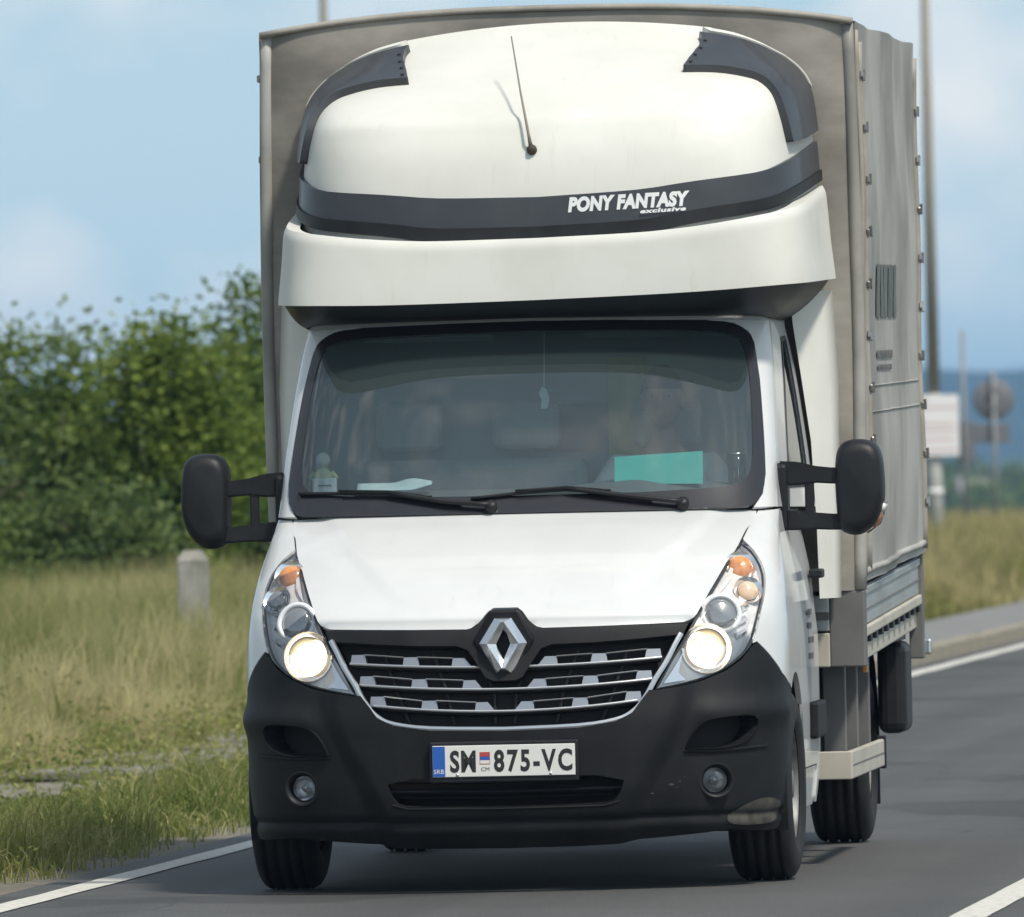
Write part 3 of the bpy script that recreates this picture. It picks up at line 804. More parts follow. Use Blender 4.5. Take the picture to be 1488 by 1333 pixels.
P_refl = mat('lamp_reflector', (0.80, 0.81, 0.84), 0.16, 0.9)
P_housing = mat('lamp_housing_silver', (0.88, 0.88, 0.89), 0.25, 0.15, var=(0.74, 0.74, 0.75), scale=14)
P_bulb = mat('lit_headlamp', (1.0, 0.9, 0.7), 0.3, emit=(1.0, 0.86, 0.60, 2.4))
P_glow = mat('lit_reflector', (0.85, 0.82, 0.75), 0.15, 0.8)
_nt = P_glow.node_tree; _b = _nt.nodes['Principled BSDF']; _a = nd(_nt, 'ShaderNodeAttribute'); _a.attribute_name = 'glow'
_r = nd(_nt, 'ShaderNodeValToRGB'); _e = _r.color_ramp.elements; _e[0].position = 0.05; _e[0].color = (0.02, 0.012, 0.004, 1); _e[1].position = .60; _e[1].color = (2.6, 2.35, 1.85, 1)
_k = _e.new(.26); _k.color = (0.85, 0.60, 0.28, 1)
_nt.links.new(_a.outputs['Fac'], _r.inputs[0]); _nt.links.new(_r.outputs[0], _b.inputs['Emission Color']); _b.inputs['Emission Strength'].default_value = 1.0
P_proj = mat('projector_lens', (0.30, 0.31, 0.32), 0.12, 0.5, coat=1.0)
P_amber = mat('amber_lens', (0.62, 0.22, 0.06), 0.15, var=(0.75, 0.36, 0.14), scale=40, coat=1.0)
P_amber2 = mat('pale_amber_lens', (0.75, 0.50, 0.30), 0.15, coat=1.0, var=(0.7, 0.6, 0.5), scale=40)
P_lens = glass('clear_lens', (0.96, 0.96, 0.96), 0.02, 0.02)
P_glass = glass('windscreen_glass', (0.66, 0.75, 0.76), 0.02, 0.055, sky_veil=.040)
P_sglass = glass('side_glass', (0.30, 0.36, 0.36), 0.02, 0.05)
P_frit = mat('black_glass_edge', (0.020, 0.020, 0.024), 0.22, coat=0.3)
P_alu = mat('dropside_aluminium', (0.50, 0.52, 0.53), 0.38, 0.55, var=(0.36, 0.37, 0.37), scale=5, detail=8, stretch=(1, .3, 3))
P_beige = mat('beige_profile_paint', (0.50, 0.47, 0.40), 0.55, var=(0.40, 0.37, 0.31), scale=4, detail=8)
P_frame = mat('grey_frame_paint', (0.115, 0.115, 0.112), 0.55, var=(0.16, 0.155, 0.15), scale=5)
P_tarp = mat('grey_tarpaulin', (0.41, 0.395, 0.365), 0.55, var=(0.23, 0.22, 0.20), scale=1.3, detail=10, stretch=(1.0, .8, .75), bump=0.6, bump_scale=4.5, ramp=(.40, .62))
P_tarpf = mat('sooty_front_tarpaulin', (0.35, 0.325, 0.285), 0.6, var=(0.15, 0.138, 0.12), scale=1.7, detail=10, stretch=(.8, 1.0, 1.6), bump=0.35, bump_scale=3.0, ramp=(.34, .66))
P_patch = mat('faded_green_print', (0.085, 0.10, 0.092), 0.6, var=(0.15, 0.155, 0.145), scale=9, detail=8)
P_print = mat('faded_black_print', (0.055, 0.055, 0.052), 0.6, var=(0.19, 0.18, 0.165), scale=13, detail=8)
P_mud = mat('dried_mud', (0.085, 0.078, 0.066), 0.95, var=(0.02, 0.02, 0.02), scale=14, detail=8)
P_pwhite = mat('plate_white', (0.74, 0.73, 0.68), 0.4)
P_pblue = mat('plate_blue', (0.02, 0.11, 0.42), 0.4)
P_pblack = mat('plate_black', (0.02, 0.02, 0.02), 0.5)
P_pred = mat('plate_red', (0.45, 0.06, 0.06), 0.5)
P_letter = mat('silver_lettering', (0.78, 0.78, 0.76), 0.4, 0.2)
P_cloth = mat('seat_cloth', (0.28, 0.30, 0.31), 0.95, var=(0.33, 0.35, 0.36), scale=20)
P_liner = mat('cab_lining', (0.34, 0.36, 0.37), 0.9)
P_dash = mat('dashboard_plastic', (0.11, 0.115, 0.12), 0.7)
P_steel = mat('wheel_steel', (0.26, 0.26, 0.26), 0.5, 0.5, var=(0.13, 0.12, 0.11), scale=9)

def specks(m, color, scale, lo, streak=None):
    """chips, dead insects and runs of road dirt over a paint"""
    nt = m.node_tree; b = nt.nodes['Principled BSDF']; src = b.inputs['Base Color'].links[0].from_socket
    tc = nd(nt, 'ShaderNodeTexCoord'); col = src
    for sc_, l_, st in ((scale, lo, (1, 1, 1)), (scale * .35, lo + .03, (1, 1, 1)), (7.0, .60, (3.2, 1, .55))):
        mp = nd(nt, 'ShaderNodeMapping'); mp.inputs['Scale'].default_value = st
        n1 = nd(nt, 'ShaderNodeTexNoise', Scale=sc_, Detail=5.0, Roughness=.7); cr = nd(nt, 'ShaderNodeValToRGB')
        cr.color_ramp.elements[0].position = l_; cr.color_ramp.elements[1].position = l_ + (.03 if st[0] == 1 else .25)
        k_ = .75 if st[0] == 1 else .30; cr.color_ramp.elements[1].color = (k_, k_, k_, 1)
        mx = nd(nt, 'ShaderNodeMixRGB'); mx.inputs['Color2'].default_value = (*color, 1)
        nt.links.new(tc.outputs['Object'], mp.inputs[0]); nt.links.new(mp.outputs[0], n1.inputs['Vector']); nt.links.new(n1.outputs['Fac'], cr.inputs[0]); nt.links.new(cr.outputs[0], mx.inputs['Fac']); nt.links.new(col, mx.inputs['Color1']); col = mx.outputs[0]
    nt.links.new(col, b.inputs['Base Color'])
specks(P_white, (.36, .34, .30), 95.0, .715); specks(P_gel, (.34, .31, .25), 90.0, .70); specks(P_plastic, (.05, .048, .044), 70.0, .69); specks(P_dark, (.10, .098, .09), 80.0, .70)

# ------------------------------------------------------------------ truck
TRUCK_LOC, TRUCK_RZ = Vector((-0.05, 47.0, 0.0)), R(-5.3)
truck = empty('box_truck', TRUCK_LOC, TRUCK_RZ)
tag(truck, 'white box truck with roof sleeper pod and grey tarpaulin body, headlights on', 'truck')
def tw(p):
    return TRUCK_LOC + Matrix.Rotation(TRUCK_RZ, 3, 'Z') @ Vector(p)

NOSE = Surf([.10, .18, .26, .40, .60, .72, .85, .95, 1.0, 1.06, 1.14, 1.22, 1.30, 1.37, 1.42],
            [.14, .07, .02, 0, 0, .02, .05, .08, .11, .19, .33, .49, .68, .88, 1.0],
            [.93, .96, .98, .995, 1.0, 1.0, 1.0, .995, .99, .985, .975, .96, .945, .935, .93],
            [.5, .55, .6, .62, .62, .62, .62, .6, .58, .54, .48, .42, .36, .30, .28], 2.7, .6)
CAB = Surf([1.30, 1.37, 1.6, 1.85, 2.05, 2.12, 2.2], [.79, .85, 1.035, 1.25, 1.44, 1.54, 1.75], [.945, .935, .92, .90, .875, .86, .82], [.32, .32, .32, .32, .32, .32, .3], 3.0, .36, 0.0, .07)
BAND = Surf([2.05, 2.15, 2.35, 2.48, 2.60], [1.275, 1.25, 1.258, 1.268, 1.280], [1.0, 1.002, .985, .975, .966], [1.025, 1.05, 1.042, 1.032, 1.02], 9.0, 1.0, .045, 0, .045, .020)
DOME = Surf([2.30, 2.38, 2.5, 2.65, 2.76, 2.84, 2.90, 2.98, 3.05, 3.11, 3.16, 3.23], [1.32, 1.33, 1.345, 1.37, 1.405, 1.46, 1.545, 1.70, 1.86, 2.01, 2.13, 2.28],
            [.905, .905, .905, .90, .892, .884, .876, .86, .838, .80, .73, .55], [.98, .97, .955, .93, .895, .84, .755, .60, .44, .29, .17, .02], 5.0, 1.0, .045, 0, .083, .020, .13)
sm = lambda a, b, x: (lambda t: t * t * (3 - 2 * t))(min(1, max(0, (x - a) / (b - a))))

# --- bonnet, wings, bumper
HEAD_IN = [(.414, .730), (.438, .787), (.462, .843), (.501, .918), (.538, 1.0), (.575, 1.08), (.627, 1.178), (.658, 1.23)]
HEAD_OUT = [(.682, 1.252), (.722, 1.222), (.757, 1.170), (.770, 1.112), (.757, 1.04), (.729, .96), (.699, .885), (.663, .838), (.61, .797), (.542, .764), (.473, .743)]
HEAD = spl(HEAD_IN, 3) + spl(HEAD_OUT + [(.414, .730)], 3)[:-1]
grow = lambda P, k: [(sum(p[0] for p in P) / len(P) + (s - sum(p[0] for p in P) / len(P)) * k, sum(p[1] for p in P) / len(P) + (z - sum(p[1] for p in P) / len(P)) * k) for s, z in P]
NOTCH = [(.495, .975), (.40, .972), (.25, .968), (.105, .966), (.088, .972), (.066, .992), (.048, 1.022), (.034, 1.036)]
HOOD_R = spl([(.0, 1.372), (.4, 1.370), (.742, 1.366), (.70, 1.30), (.678, 1.262), (.657, 1.225), (.622, 1.178), (.570, 1.08), (.533, 1.0), (.518, .985), (.495, .975)], 2)
hood_poly = HOOD_R[1:] + NOTCH[1:] + [(-s, z) for s, z in NOTCH[:0:-1]] + [(-s, z) for s, z in HOOD_R[:0:-1]] + [(0, 1.372)]
def hood_disp(s, z):
    a = abs(s); e = .36 + (z - 1.10) * .95
    return .010 * (1 - sm(e - .05, e + .02, a)) * sm(1.04, 1.14, z) - .012 * sm(1.0, .975, z)
panel('bonnet', NOSE, hood_poly, P_white, truck, 0.0, .02, .03, disp=hood_disp)

AX, WR = 0.90, 0.352
def arch(y, sgn=1, r=.415):
    return WR + math.sqrt(max(0, r * r - (y - AX) ** 2))
ARC_F = []
for k in range(11):
    a = R(198 - k * (198 - 122) / 10); y_, z_ = AX + .415 * math.cos(a), WR + .415 * math.sin(a); ARC_F.append((NOSE.s_at(y_, z_), z_))
ARC_T = []
for k in range(13):
    a = R(120 - k * (120 - 44) / 12); y_, z_ = AX + .415 * math.cos(a), WR + .415 * math.sin(a); ARC_T.append((NOSE.s_at(y_, z_), z_))
BT = [(0, .590), (.2, .596), (.30, .615), (.345, .642), (.372, .69), (.392, .724), (.414, .722), (.473, .734), (.542, .755), (.612, .788), (.667, .829), (.703, .876), (.722, .884), (.80, .815), (.86, .765), (.93, .73)]
BB = [(.90, .235), (.865, .205), (.80, .200), (.70, .205), (.64, .212), (.55, .2), (.40, .186), (.2, .177)]
half = BT + ARC_F[::-1] + BB
bump_poly = half[1:] + [(0, .175)] + [(-s, z) for s, z in half[:0:-1]] + [half[0]]
bump_poly = bump_poly[::-1]
POCK = chaikin(chaikin([(.735, .630), (.56, .618), (.52, .588), (.488, .512), (.50, .506), (.672, .512)], 1), 1)
FOG = [(.581 + .052 * math.cos(2 * math.pi * k / 24) * .78, .392 + .052 * math.sin(2 * math.pi * k / 24)) for k in range(24)]
INT = chaikin([(.327, .425), (0, .420), (-.327, .425), (-.306, .337), (-.27, .322), (0, .318), (.27, .322), (.306, .337)], 1)
mir = lambda P: [(-s, z) for s, z in P][::-1]
def bump_disp(s, z):
    a = abs(s); e = .335 + sm(.2, .75, z) * .15
    return .022 * (1 - sm(e - .03, e + .045, a)) + .02 * math.exp(-((z - .64) / .05) ** 2) * sm(.5, .58, a) * (1 - sm(.85, 1, a)) - .012 * math.exp(-((z - .262) / .016) ** 2)
bumper = panel('bumper', NOSE, bump_poly, P_plastic, truck, 0.0, .017, .02, holes=[POCK, mir(POCK), FOG, mir(FOG), INT], disp=bump_disp)
for mi in (False, True):
    # side pocket: dark well and lower lip
    pk = grow(POCK, 1.06)
    panel('air_pocket', NOSE, pk, P_void, bumper, -.075, .03, 0, mirror=mi)
    q = [NOSE(s if not mi else -s, z, .016) for s, z in densify(POCK, .03)]; w_ = [NOSE(s if not mi else -s, z, -.075) for s, z in densify(POCK, .03)]
    nq = len(q); mesh_obj('pocket_wall', q + w_, [(i, (i + 1) % nq, nq + (i + 1) % nq, nq + i) for i in range(nq)], P_black, bumper)
    sg = -1 if mi else 1
    strip('lip', NOSE, [(sg * .488, .502), (sg * .58, .500), (sg * .70, .508), (sg * .755, .512)], .010, .006, P_plastic, bumper, .004)
    # fog lamp
    f_n = NOSE.nor(sg * .581, .392)
    aim = (f_n + Vector((0, -1.2, 0))).normalized()
    bowl('fog_bezel', NOSE, sg * .581, .392, [(.064, .014), (.058, .016), (.050, -.012), (.047, -.04), (.044, -.05)], P_black, bumper, aim=aim)
    fg = bowl('fog_lamp', NOSE, sg * .581, .392, [(.046, -.03), (.046, -.018), (.040, -.012), (.02, -.008), (0, -.007)], P_lens, bumper, aim=aim)
    bowl('fog_reflector', NOSE, sg * .581, .392, [(.045, -.022), (.036, -.036), (.02, -.046), (0, -.05)], P_refl, fg, aim=aim)
    bowl('bulb_shield', NOSE, sg * .581, .392, [(.014, -.04), (.014, -.026), (0, -.024)], P_proj, fg, aim=aim)
panel('lower_intake', NOSE, grow(INT, 1.05), P_void, bumper, -.09, .04, 0)
strip('intake_slat', NOSE, [(-.318, .374), (0, .368), (.318, .374)], .014, .02, P_black, bumper, -.03)
strip('intake_lip', NOSE, [(-.31, .330), (-.27, .316), (0, .312), (.27, .316), (.31, .330)], .010, .012, P_plastic, bumper, .014)
for a0, a1 in (((-.318, .405), (.318, .405)), ((-.30, .345), (.30, .345))):
    strip('intake_slat', NOSE, [a0, (0, a0[1] - .006), a1], .008, .012, P_void, bumper, -.06)
rbox('plate_holder', -.272, .272, -.046, -.012, .405, .555, P_black, bumper, bev=.006)
# scuffed, muddy lower corner and stone chips
panel('mud_scuff', NOSE, chaikin([(.62, .262), (.70, .315), (.78, .325), (.86, .30), (.84, .235), (.75, .224), (.63, .228)], 2), P_mud, bumper, .004, .02, 0, disp=bump_disp)
for s_, z_, r_ in ((.452, .382, .0055), (.476, .392, .003), (.47, .372, .0025), (.40, .352, .0035), (.49, .408, .003)):
    panel('stone_chip', NOSE, [(s_ + r_ * 1.4 * math.cos(k), z_ + r_ * math.sin(k) * random.uniform(.6, 1)) for k in np.linspace(0, 5.6, 8)], P_mud, bumper, .003, .01, 0, disp=bump_disp)

WING = [(.752, 1.366), (.707, 1.30), (.687, 1.265), (.690, 1.258)] + [(s + .006, z) for s, z in spl(HEAD_OUT[1:7], 3)] + [(.722, .892), (.80, .822), (.86, .772), (.935, .737)] + ARC_T
WING += [(NOSE.s_at(1.215, .64 + .73 * k / 8), .64 + .73 * k / 8) for k in range(9)]
WING = [p for p in WING]
for mi in (False, True):
    w = panel('wing', NOSE, WING[::-1], P_white, truck, 0.0, .02, .02, mirror=mi)
    sg = -1 if mi else 1
    # arch lining
    V = []; F = []
    for k in range(25):
        a = R(-22 + k * 224 / 24)
        for x_ in (.99, .58): V.append((sg * x_, AX + .42 * math.cos(a), WR + .42 * math.sin(a)))
    for k in range(24): F.append((2 * k, 2 * k + 1, 2 * k + 3, 2 * k + 2))
    mesh_obj('arch_liner', V, F, P_void, w)

# --- headlamps
for mi in (False, True):
    sg = -1 if mi else 1
    hb = lambda n_, s_, z_, P_, m_, a_: bowl(n_, NOSE, sg * s_, z_, [(r_, o_ * .58) for r_, o_ in P_], m_, hl, aim=a_)
    hl = panel('headlight', NOSE, HEAD, P_housing, truck, -.032, .02, 0, mirror=mi)
    HP = densify(HEAD, .03)
    q = [NOSE(sg * s, z, -.004) for s, z in HP]; w_ = [NOSE(sg * s, z, -.032) for s, z in HP]; nq = len(q)
    mesh_obj('lamp_wall', q + w_, [(i, (i + 1) % nq, nq + (i + 1) % nq, nq + i) for i in range(nq)], P_housing, hl, True)
    strip('lamp_rim', NOSE, [(sg * s, z) for s, z in HEAD], .010, .006, P_black, hl, -.012, closed=True)
    fw = Vector((0, -1, 0)); aim = lambda s, z, k: (NOSE.nor(sg * s, z) + fw * k).normalized()
    hb('main_reflector', .556, .872, [(.092, .0), (.086, -.012), (.070, -.045), (.04, -.07), (0, -.08)], P_refl, aim(.556, .872, 1.5))
    hb('lit_reflector', .556, .872, [(.074, .010), (.068, .000), (.060, -.006), (.052, -.010), (.042, -.014), (.032, -.017), (.022, -.019), (.01, -.020), (0, -.020)], P_glow, aim(.556, .872, 1.5))
    for q_ in range(7):
        za = .80 + .052 * q_; sa = .70 + .004 * q_ if q_ < 4 else .716 + .009 * (q_ - 4)
        strip('reflector_step', NOSE, [(sg * (sa - .045), za + .012), (sg * (sa - .012), za + .03)], .024, .014, P_refl, hl, -.030) if za < 1.03 and za > .86 else None
    panel('inner_bezel', NOSE, spl([(.50, .880), (.545, .975), (.60, 1.085), (.652, 1.20), (.640, 1.135), (.585, 1.062), (.528, .950)], 3, True), P_housing, hl, -.018, .014, .012, mirror=mi)
    hb('projector_ring', .606, 1.0, [(.078, -.02), (.070, -.004), (.060, -.012), (.058, -.04)], P_housing, aim(.606, 1.0, 1.0))
    hb('projector_lens', .606, 1.0, [(.060, -.035), (.056, -.016), (.036, -.002), (0, .004)], P_proj, aim(.606, 1.0, 1.0))
    hb('indicator_reflector', .674, 1.172, [(.058, -.012), (.05, -.022), (.03, -.04), (0, -.045)], P_refl, aim(.674, 1.172, 1.0))
    hb('indicator_lens', .674, 1.172, [(.044, -.026), (.038, -.012), (.02, -.004), (0, -.002)], P_amber, aim(.674, 1.172, 1.0))
    hb('side_lamp_reflector', .700, 1.082, [(.054, -.012), (.046, -.022), (.03, -.04), (0, -.045)], P_refl, aim(.7, 1.082, 1.0))
    hb('side_lamp', .700, 1.082, [(.038, -.026), (.034, -.014), (.02, -.006), (0, -.004)], P_amber2 if not mi else P_proj, aim(.7, 1.082, 1.0))
    panel('chrome_wedge', NOSE, [(.436, .752), (.462, .80), (.492, .865), (.478, .79), (.50, .762)], P_refl, hl, -.016, .02, .012, mirror=mi)
    panel('lens', NOSE, HEAD, P_lens, hl, .002, .02, .006, mirror=mi)

# --- grille
GR = [(.482, .925), (.462, .882), (.44, .826), (.41, .765), (.378, .69), (.345, .645), (.30, .620), (.2, .603), (0, .596)]
GR = spl(GR, 3)
grille = panel('grille', NOSE, [(.48, .94)] + GR[1:] + [(-s, z) for s, z in GR[-2:0:-1]] + [(-.48, .94)], P_void, truck, -.06, .04, 0)
strip('grille_frame', NOSE, GR + [(-s, z) for s, z in GR[-2::-1]], .020, .016, P_satin, grille, .004)
BADGE_LOW = [(.49, .925), (.36, .912), (.24, .903), (.13, .900), (.10, .885), (.072, .83), (.05, .784), (.03, .772)]
bp_poly = [(s, z) for s, z in NOTCH] ; bp_poly = [(.505, .962), (.40, .962), (.25, .958), (.110, .957), (.092, .962), (.070, .982), (.050, 1.013), (.034, 1.027)]
badge_panel = panel('badge_panel', NOSE, bp_poly + [(-s, z) for s, z in bp_poly[::-1]] + [(-s, z) for s, z in BADGE_LOW] + BADGE_LOW[::-1], P_plastic, grille, .004, .016, .05)
rows = [(.824, .846, .43, (.408, .258, .122), .055), (.743, .768, .402, (.382, .234, .092), 0), (.663, .692, .362, (.352, .206, .058), 0)]
for zc, ze, se, blobs, gap in rows:
    zf = lambda s, zc=zc, ze=ze, se=se: zc + (ze - zc) * (abs(s) / se) ** 2
    segs = [(-se, -gap), (gap, se)] if gap else [(-se, se)]
    for a, b in segs:
        P = [(a + (b - a) * k / 12, zf(a + (b - a) * k / 12)) for k in range(13)]
        sl = strip('grille_slat', NOSE, P, .022, .03, P_black, grille, -.048)
        strip('slat_edge', NOSE, P, .0095, .012, P_satin, sl, -.016)
    for sg in (-1, 1):
        edges = [se + .0] + list(blobs)
        for k, b in enumerate(blobs):
            w0 = .030 if k < 2 else .034
            lo, hi = zf(b), zf(b) + .036
            sk = -.010 * sg if k == 2 else 0
            pts = [(sg * (b - w0) if k == 2 else sg * (b - .024), lo), (sg * (b + .024), lo), (sg * (b + .020), hi), (sg * (b - (.012 if k == 2 else .018)), hi)]
            if sg < 0: pts = pts[::-1]
            panel('slat_link', NOSE, pts, P_link, grille, -.02, .012, .02)
            nb_ = blobs[k - 1] if k else None
            if nb_:
                strip('slat_upper_edge', NOSE, [(sg * (b + .020), zf(b) + .035), (sg * ((b + nb_) / 2), zf((b + nb_) / 2) + .036), (sg * (nb_ - .018), zf(nb_) + .035)], .005, .01, P_satin, grille, -.022)
for s_ in (.30, .16, .03):
    for sg in (-1, 1):
        strip('grille_rib', NOSE, [(sg * (s_ * .88), .62), (sg * s_, .74), (sg * (s_ + .04), .89)], .012, .01, P_black, grille, -.055)
# diamond badge
def nose_front(x, z, off): return Vector((x, NOSE.yf(z) - off, z))
bo = .040
DI = [(-.030, 1.000), (.030, 1.000), (.086, .908), (.030, .797), (-.030, .797), (-.088, .908)]
DH = [(0, .962), (.027, .905), (0, .845), (-.027, .905)]
def badge_y(z): return .036 - .0 + (1.0 - z) * -.02
DV, DF = [], []
mid = [((a[0] + b[0]) / 2, (a[1] + b[1]) / 2) for a, b in zip([(-.0, .985), (.0, .985), (.06, .907), (0, .818), (0, .818), (-.06, .907)], [(-.012, .985), (.012, .985), (.056, .907), (.012, .818), (-.012, .818), (-.056, .907)])]
outer = [Vector((x, .038, z)) for x, z in DI]; ridge = [Vector((x, .008, z)) for x, z in mid]
inner = [Vector((0, .030, .958)), Vector((0, .030, .958)), Vector((.026, .030, .905)), Vector((0, .030, .848)), Vector((0, .030, .848)), Vector((-.026, .030, .905))]
back = [Vector((x, .07, z)) for x, z in DI]
V = outer + ridge + inner + back
F = []
for i in range(6):
    j = (i + 1) % 6
    F += [(i, j, 6 + j, 6 + i), (6 + i, 6 + j, 12 + j, 12 + i), (18 + i, 18 + j, j, i)]
bd = mesh_obj('badge', V, F, P_chrome, grille)
bm = bmesh.new(); bm.from_mesh(bd.data); bmesh.ops.remove_doubles(bm, verts=bm.verts, dist=1e-5); bmesh.ops.recalc_face_normals(bm, faces=bm.faces); bm.to_mesh(bd.data); bm.free()
tag(bd, 'chrome diamond badge with open centre', None)
bs = prism('badge_shield', [(-.052, .05, 1.028), (.052, .05, 1.028), (.112, .05, .92), (.045, .05, .768), (-.045, .05, .768), (-.112, .05, .92)], (0, .05, 0), P_plastic, grille, bev=.008)

# --- number plate
plate = rbox('number_plate', -.26, .26, -.052, -.047, .427, .541, P_pwhite, truck, bev=.002)
rbox('blue_band', -.259, -.214, -.0535, -.0515, .429, .539, P_pblue, plate, bev=0)
def flat_text(name, txt, size, x0, z0, y, material, parent, width=None, shear=0, bold=0.0, spacing=1.0, depth=.0):
    V2, F2 = text_verts(txt, size, shear, bold, spacing)
    xm = min(v[0] for v in V2); xM = max(v[0] for v in V2); k = (width / (xM - xm)) if width else 1.0
    return mesh_obj(name, [(x0 + (v[0] - xm) * k, y, z0 + v[1]) for v in V2], F2, material, parent)
flat_text('plate_letters', 'SM', .106, -.196, .447, -.0530, P_pblack, plate, .094, bold=.0034, spacing=1.1)
flat_text('plate_digits', '875-VC', .106, -.036, .447, -.0530, P_pblack, plate, .286, bold=.0034, spacing=1.25)
flat_text('country_code', 'SRB', .022, -.256, .440, -.0542, P_pwhite, plate, .038)
flat_text('plate_script', 'CM', .020, -.083, .447, -.0530, P_pblack, plate, .03)
for zz, mm in ((.500, P_pred), (.487, P_pblue), (.474, P_pwhite)):
    rbox('plate_emblem', -.086, -.052, -.0530, -.0518, zz, zz + .012, mm, plate, bev=0)
rbox('plate_emblem', -.088, -.050, -.0525, -.0516, .471, .516, P_pred, plate, bev=0)
for xx in (-.17, .17):
    lathe('plate_screw', [(-.0545, 0), (-.0545, .005), (-.052, .006)], P_satin, plate, 'y', 10, (xx, 0, .434))

# --- windscreen, pillars, roof
WS = [(0, 1.376), (.4, 1.376), (.70, 1.378), (.785, 1.385), (.826, 1.43), (.842, 1.50), (.838, 1.65), (.828, 1.85), (.812, 1.99), (.79, 2.03), (.735, 2.062), (.64, 2.074), (.4, 2.082), (0, 2.086)]
WS = spl(WS, 2)
ws_poly = WS + [(-s, z) for s, z in WS[-2:0:-1]]
WI = [(0, 1.437), (.4, 1.440), (.66, 1.452), (.75, 1.475), (.785, 1.54), (.790, 1.70), (.785, 1.88), (.765, 1.985), (.72, 2.02), (.62, 2.036), (.3, 2.046), (0, 2.050)]
WI = WI[:1] + spl(WI[1:-1], 3) + WI[-1:]
wi_poly = WI + [(-s, z) for s, z in WI[-2:0:-1]]
windscreen = panel('windscreen', CAB, ws_poly, P_glass, truck, 0.002, .03, 0)
panel('black_edge', CAB, ws_poly, P_frit, windscreen, .005, .02, .01, holes=[wi_poly])
strip('screen_seal', CAB, [(.785, 1.385), (.826, 1.43), (.842, 1.50), (.838, 1.65), (.828, 1.85), (.812, 1.99), (.79, 2.03), (.735, 2.062), (.64, 2.074), (.3, 2.084), (0, 2.087), (-.3, 2.084), (-.64, 2.074), (-.735, 2.062), (-.79, 2.03), (-.812, 1.99), (-.828, 1.85), (-.838, 1.65), (-.842, 1.50), (-.826, 1.43), (-.785, 1.385)], .008, .004, P_black, windscreen, .0)
yz = lambda y, z: (CAB.s_at(y, z), z)
REAR = 2.17
WIN = [yz(1.50, 1.455), yz(1.72, 1.75), yz(1.90, 1.95), yz(1.955, 2.005), yz(2.07, 2.01), yz(2.05, 1.75), yz(2.04, 1.455)]
PILL = [(.79, 1.379), (.832, 1.428), (.848, 1.50), (.844, 1.65), (.834, 1.85), (.818, 1.995), (.795, 2.037), (.737, 2.07), (.64, 2.082), (.64, 2.13)] + [yz(REAR, 2.13), yz(REAR, 1.9), yz(REAR, 1.6), yz(REAR, 1.37)]
for mi in (False, True):
    pl = panel('cab_side', CAB, PILL, P_white, truck, 0, .022, .015, holes=[WIN], mirror=mi)
    panel('side_window', CAB, WIN, P_sglass, pl, -.006, .03, 0, mirror=mi)
    sg = -1 if mi else 1
    strip('window_seal', CAB, [(sg * s, z) for s, z in WIN], .022, .006, P_black, pl, -.002, closed=True)
    # door skin below the waist
    dz = [(.40, 1.30), (.50, 1.29), (.60, 1.245), (.70, 1.222), (.9, 1.22), (1.1, 1.22), (1.25, 1.22), (1.362, 1.225)]
    DOOR = [(NOSE.s_at(y, z), z) for z, y in dz] + [(NOSE.s_at(1.7, 1.362), 1.362), (NOSE.s_at(2.12, 1.362), 1.362)] + [(NOSE.s_at(2.12, z), z) for z in (1.1, .9, .7, .5, .40)]
    dr = panel('door', NOSE, DOOR, P_white, truck, 0, .025, .02, mirror=mi)
    SILL = [(NOSE.s_at(1.31, z), z) for z in (.24, .39)] + [(NOSE.s_at(2.14, z), z) for z in (.39, .24)]
    panel('sill', NOSE, SILL, P_white, truck, -.012, .03, .02, mirror=mi)
    QTR = [(NOSE.s_at(2.13, z), z) for z in (.25, .5, .8, 1.1, 1.366)] + [(NOSE.s_at(2.22, z), z) for z in (1.366, 1.1, .8, .5, .25)]
    panel('cab_corner', NOSE, QTR, P_white, truck, -.004, .03, .02, mirror=mi)
    rbox('door_handle', sg * .985, sg * 1.035, 1.93, 2.09, 1.10, 1.135, P_black, dr, bev=.008)
    rbox('rub_moulding', sg * .995, sg * 1.03, 1.62, 2.1, .50, .64, P_plastic, dr, bev=.012)
    if not mi:
        for zz in (.965, .915, .86, .80):
            rbox('door_print', .9995, 1.0012, 1.62, 1.62 + random.uniform(.16, .3), zz, zz + .022, P_print, dr, bev=0)
# roof skin under the pod, cab rear wall, floor
V, F = [], []
for i in range(21):
    s = -1.45 + 2.9 * i / 20
    p = CAB(s, 2.115, -.002); V += [p, Vector((p.x * .98, max(p.y, 2.16), 2.15))]
for i in range(20): F.append((2 * i, 2 * i + 2, 2 * i + 3, 2 * i + 1))
mesh_obj('cab_roof', V, F, P_white, truck, True)
V, F = [], []
for i in range(25):
    s = -1 + 2 * i / 24
    p = CAB(s * .86, 2.083 - .012 * abs(s) ** 3, .004); V += [p, CAB(s * .86, 2.118, -.001)]
for i in range(24): F.append((2 * i, 2 * i + 2, 2 * i + 3, 2 * i + 1))
mesh_obj('roof_header', V, F, P_white, truck, True)

# --- sleeper pod
def curve(tab):
    f = pchip([a for a, b in tab], [b for a, b in tab]); return lambda s: f(abs(s))
b_lo = curve([(0, 2.166), (.2, 2.168), (.31, 2.171), (.54, 2.188), (1, 2.212)])
b_hi = curve([(0, 2.398), (.2, 2.402), (.312, 2.415), (.54, 2.470), (1, 2.568)])
def band_poly(lo, hi, n=44, e=1.0):
    ss = [-e + 2 * e * k / n for k in range(n + 1)]
    return [(s, lo(s)) for s in ss] + [(s, hi(s)) for s in ss[::-1]]
pod = panel('pod_skirt', BAND, band_poly(b_lo, b_hi), P_gel, truck, 0, .014, .05, ks=1.9, disp=lambda s, z: -.022 * sm(b_hi(s) - .055, b_hi(s) + .03, z) ** 2)
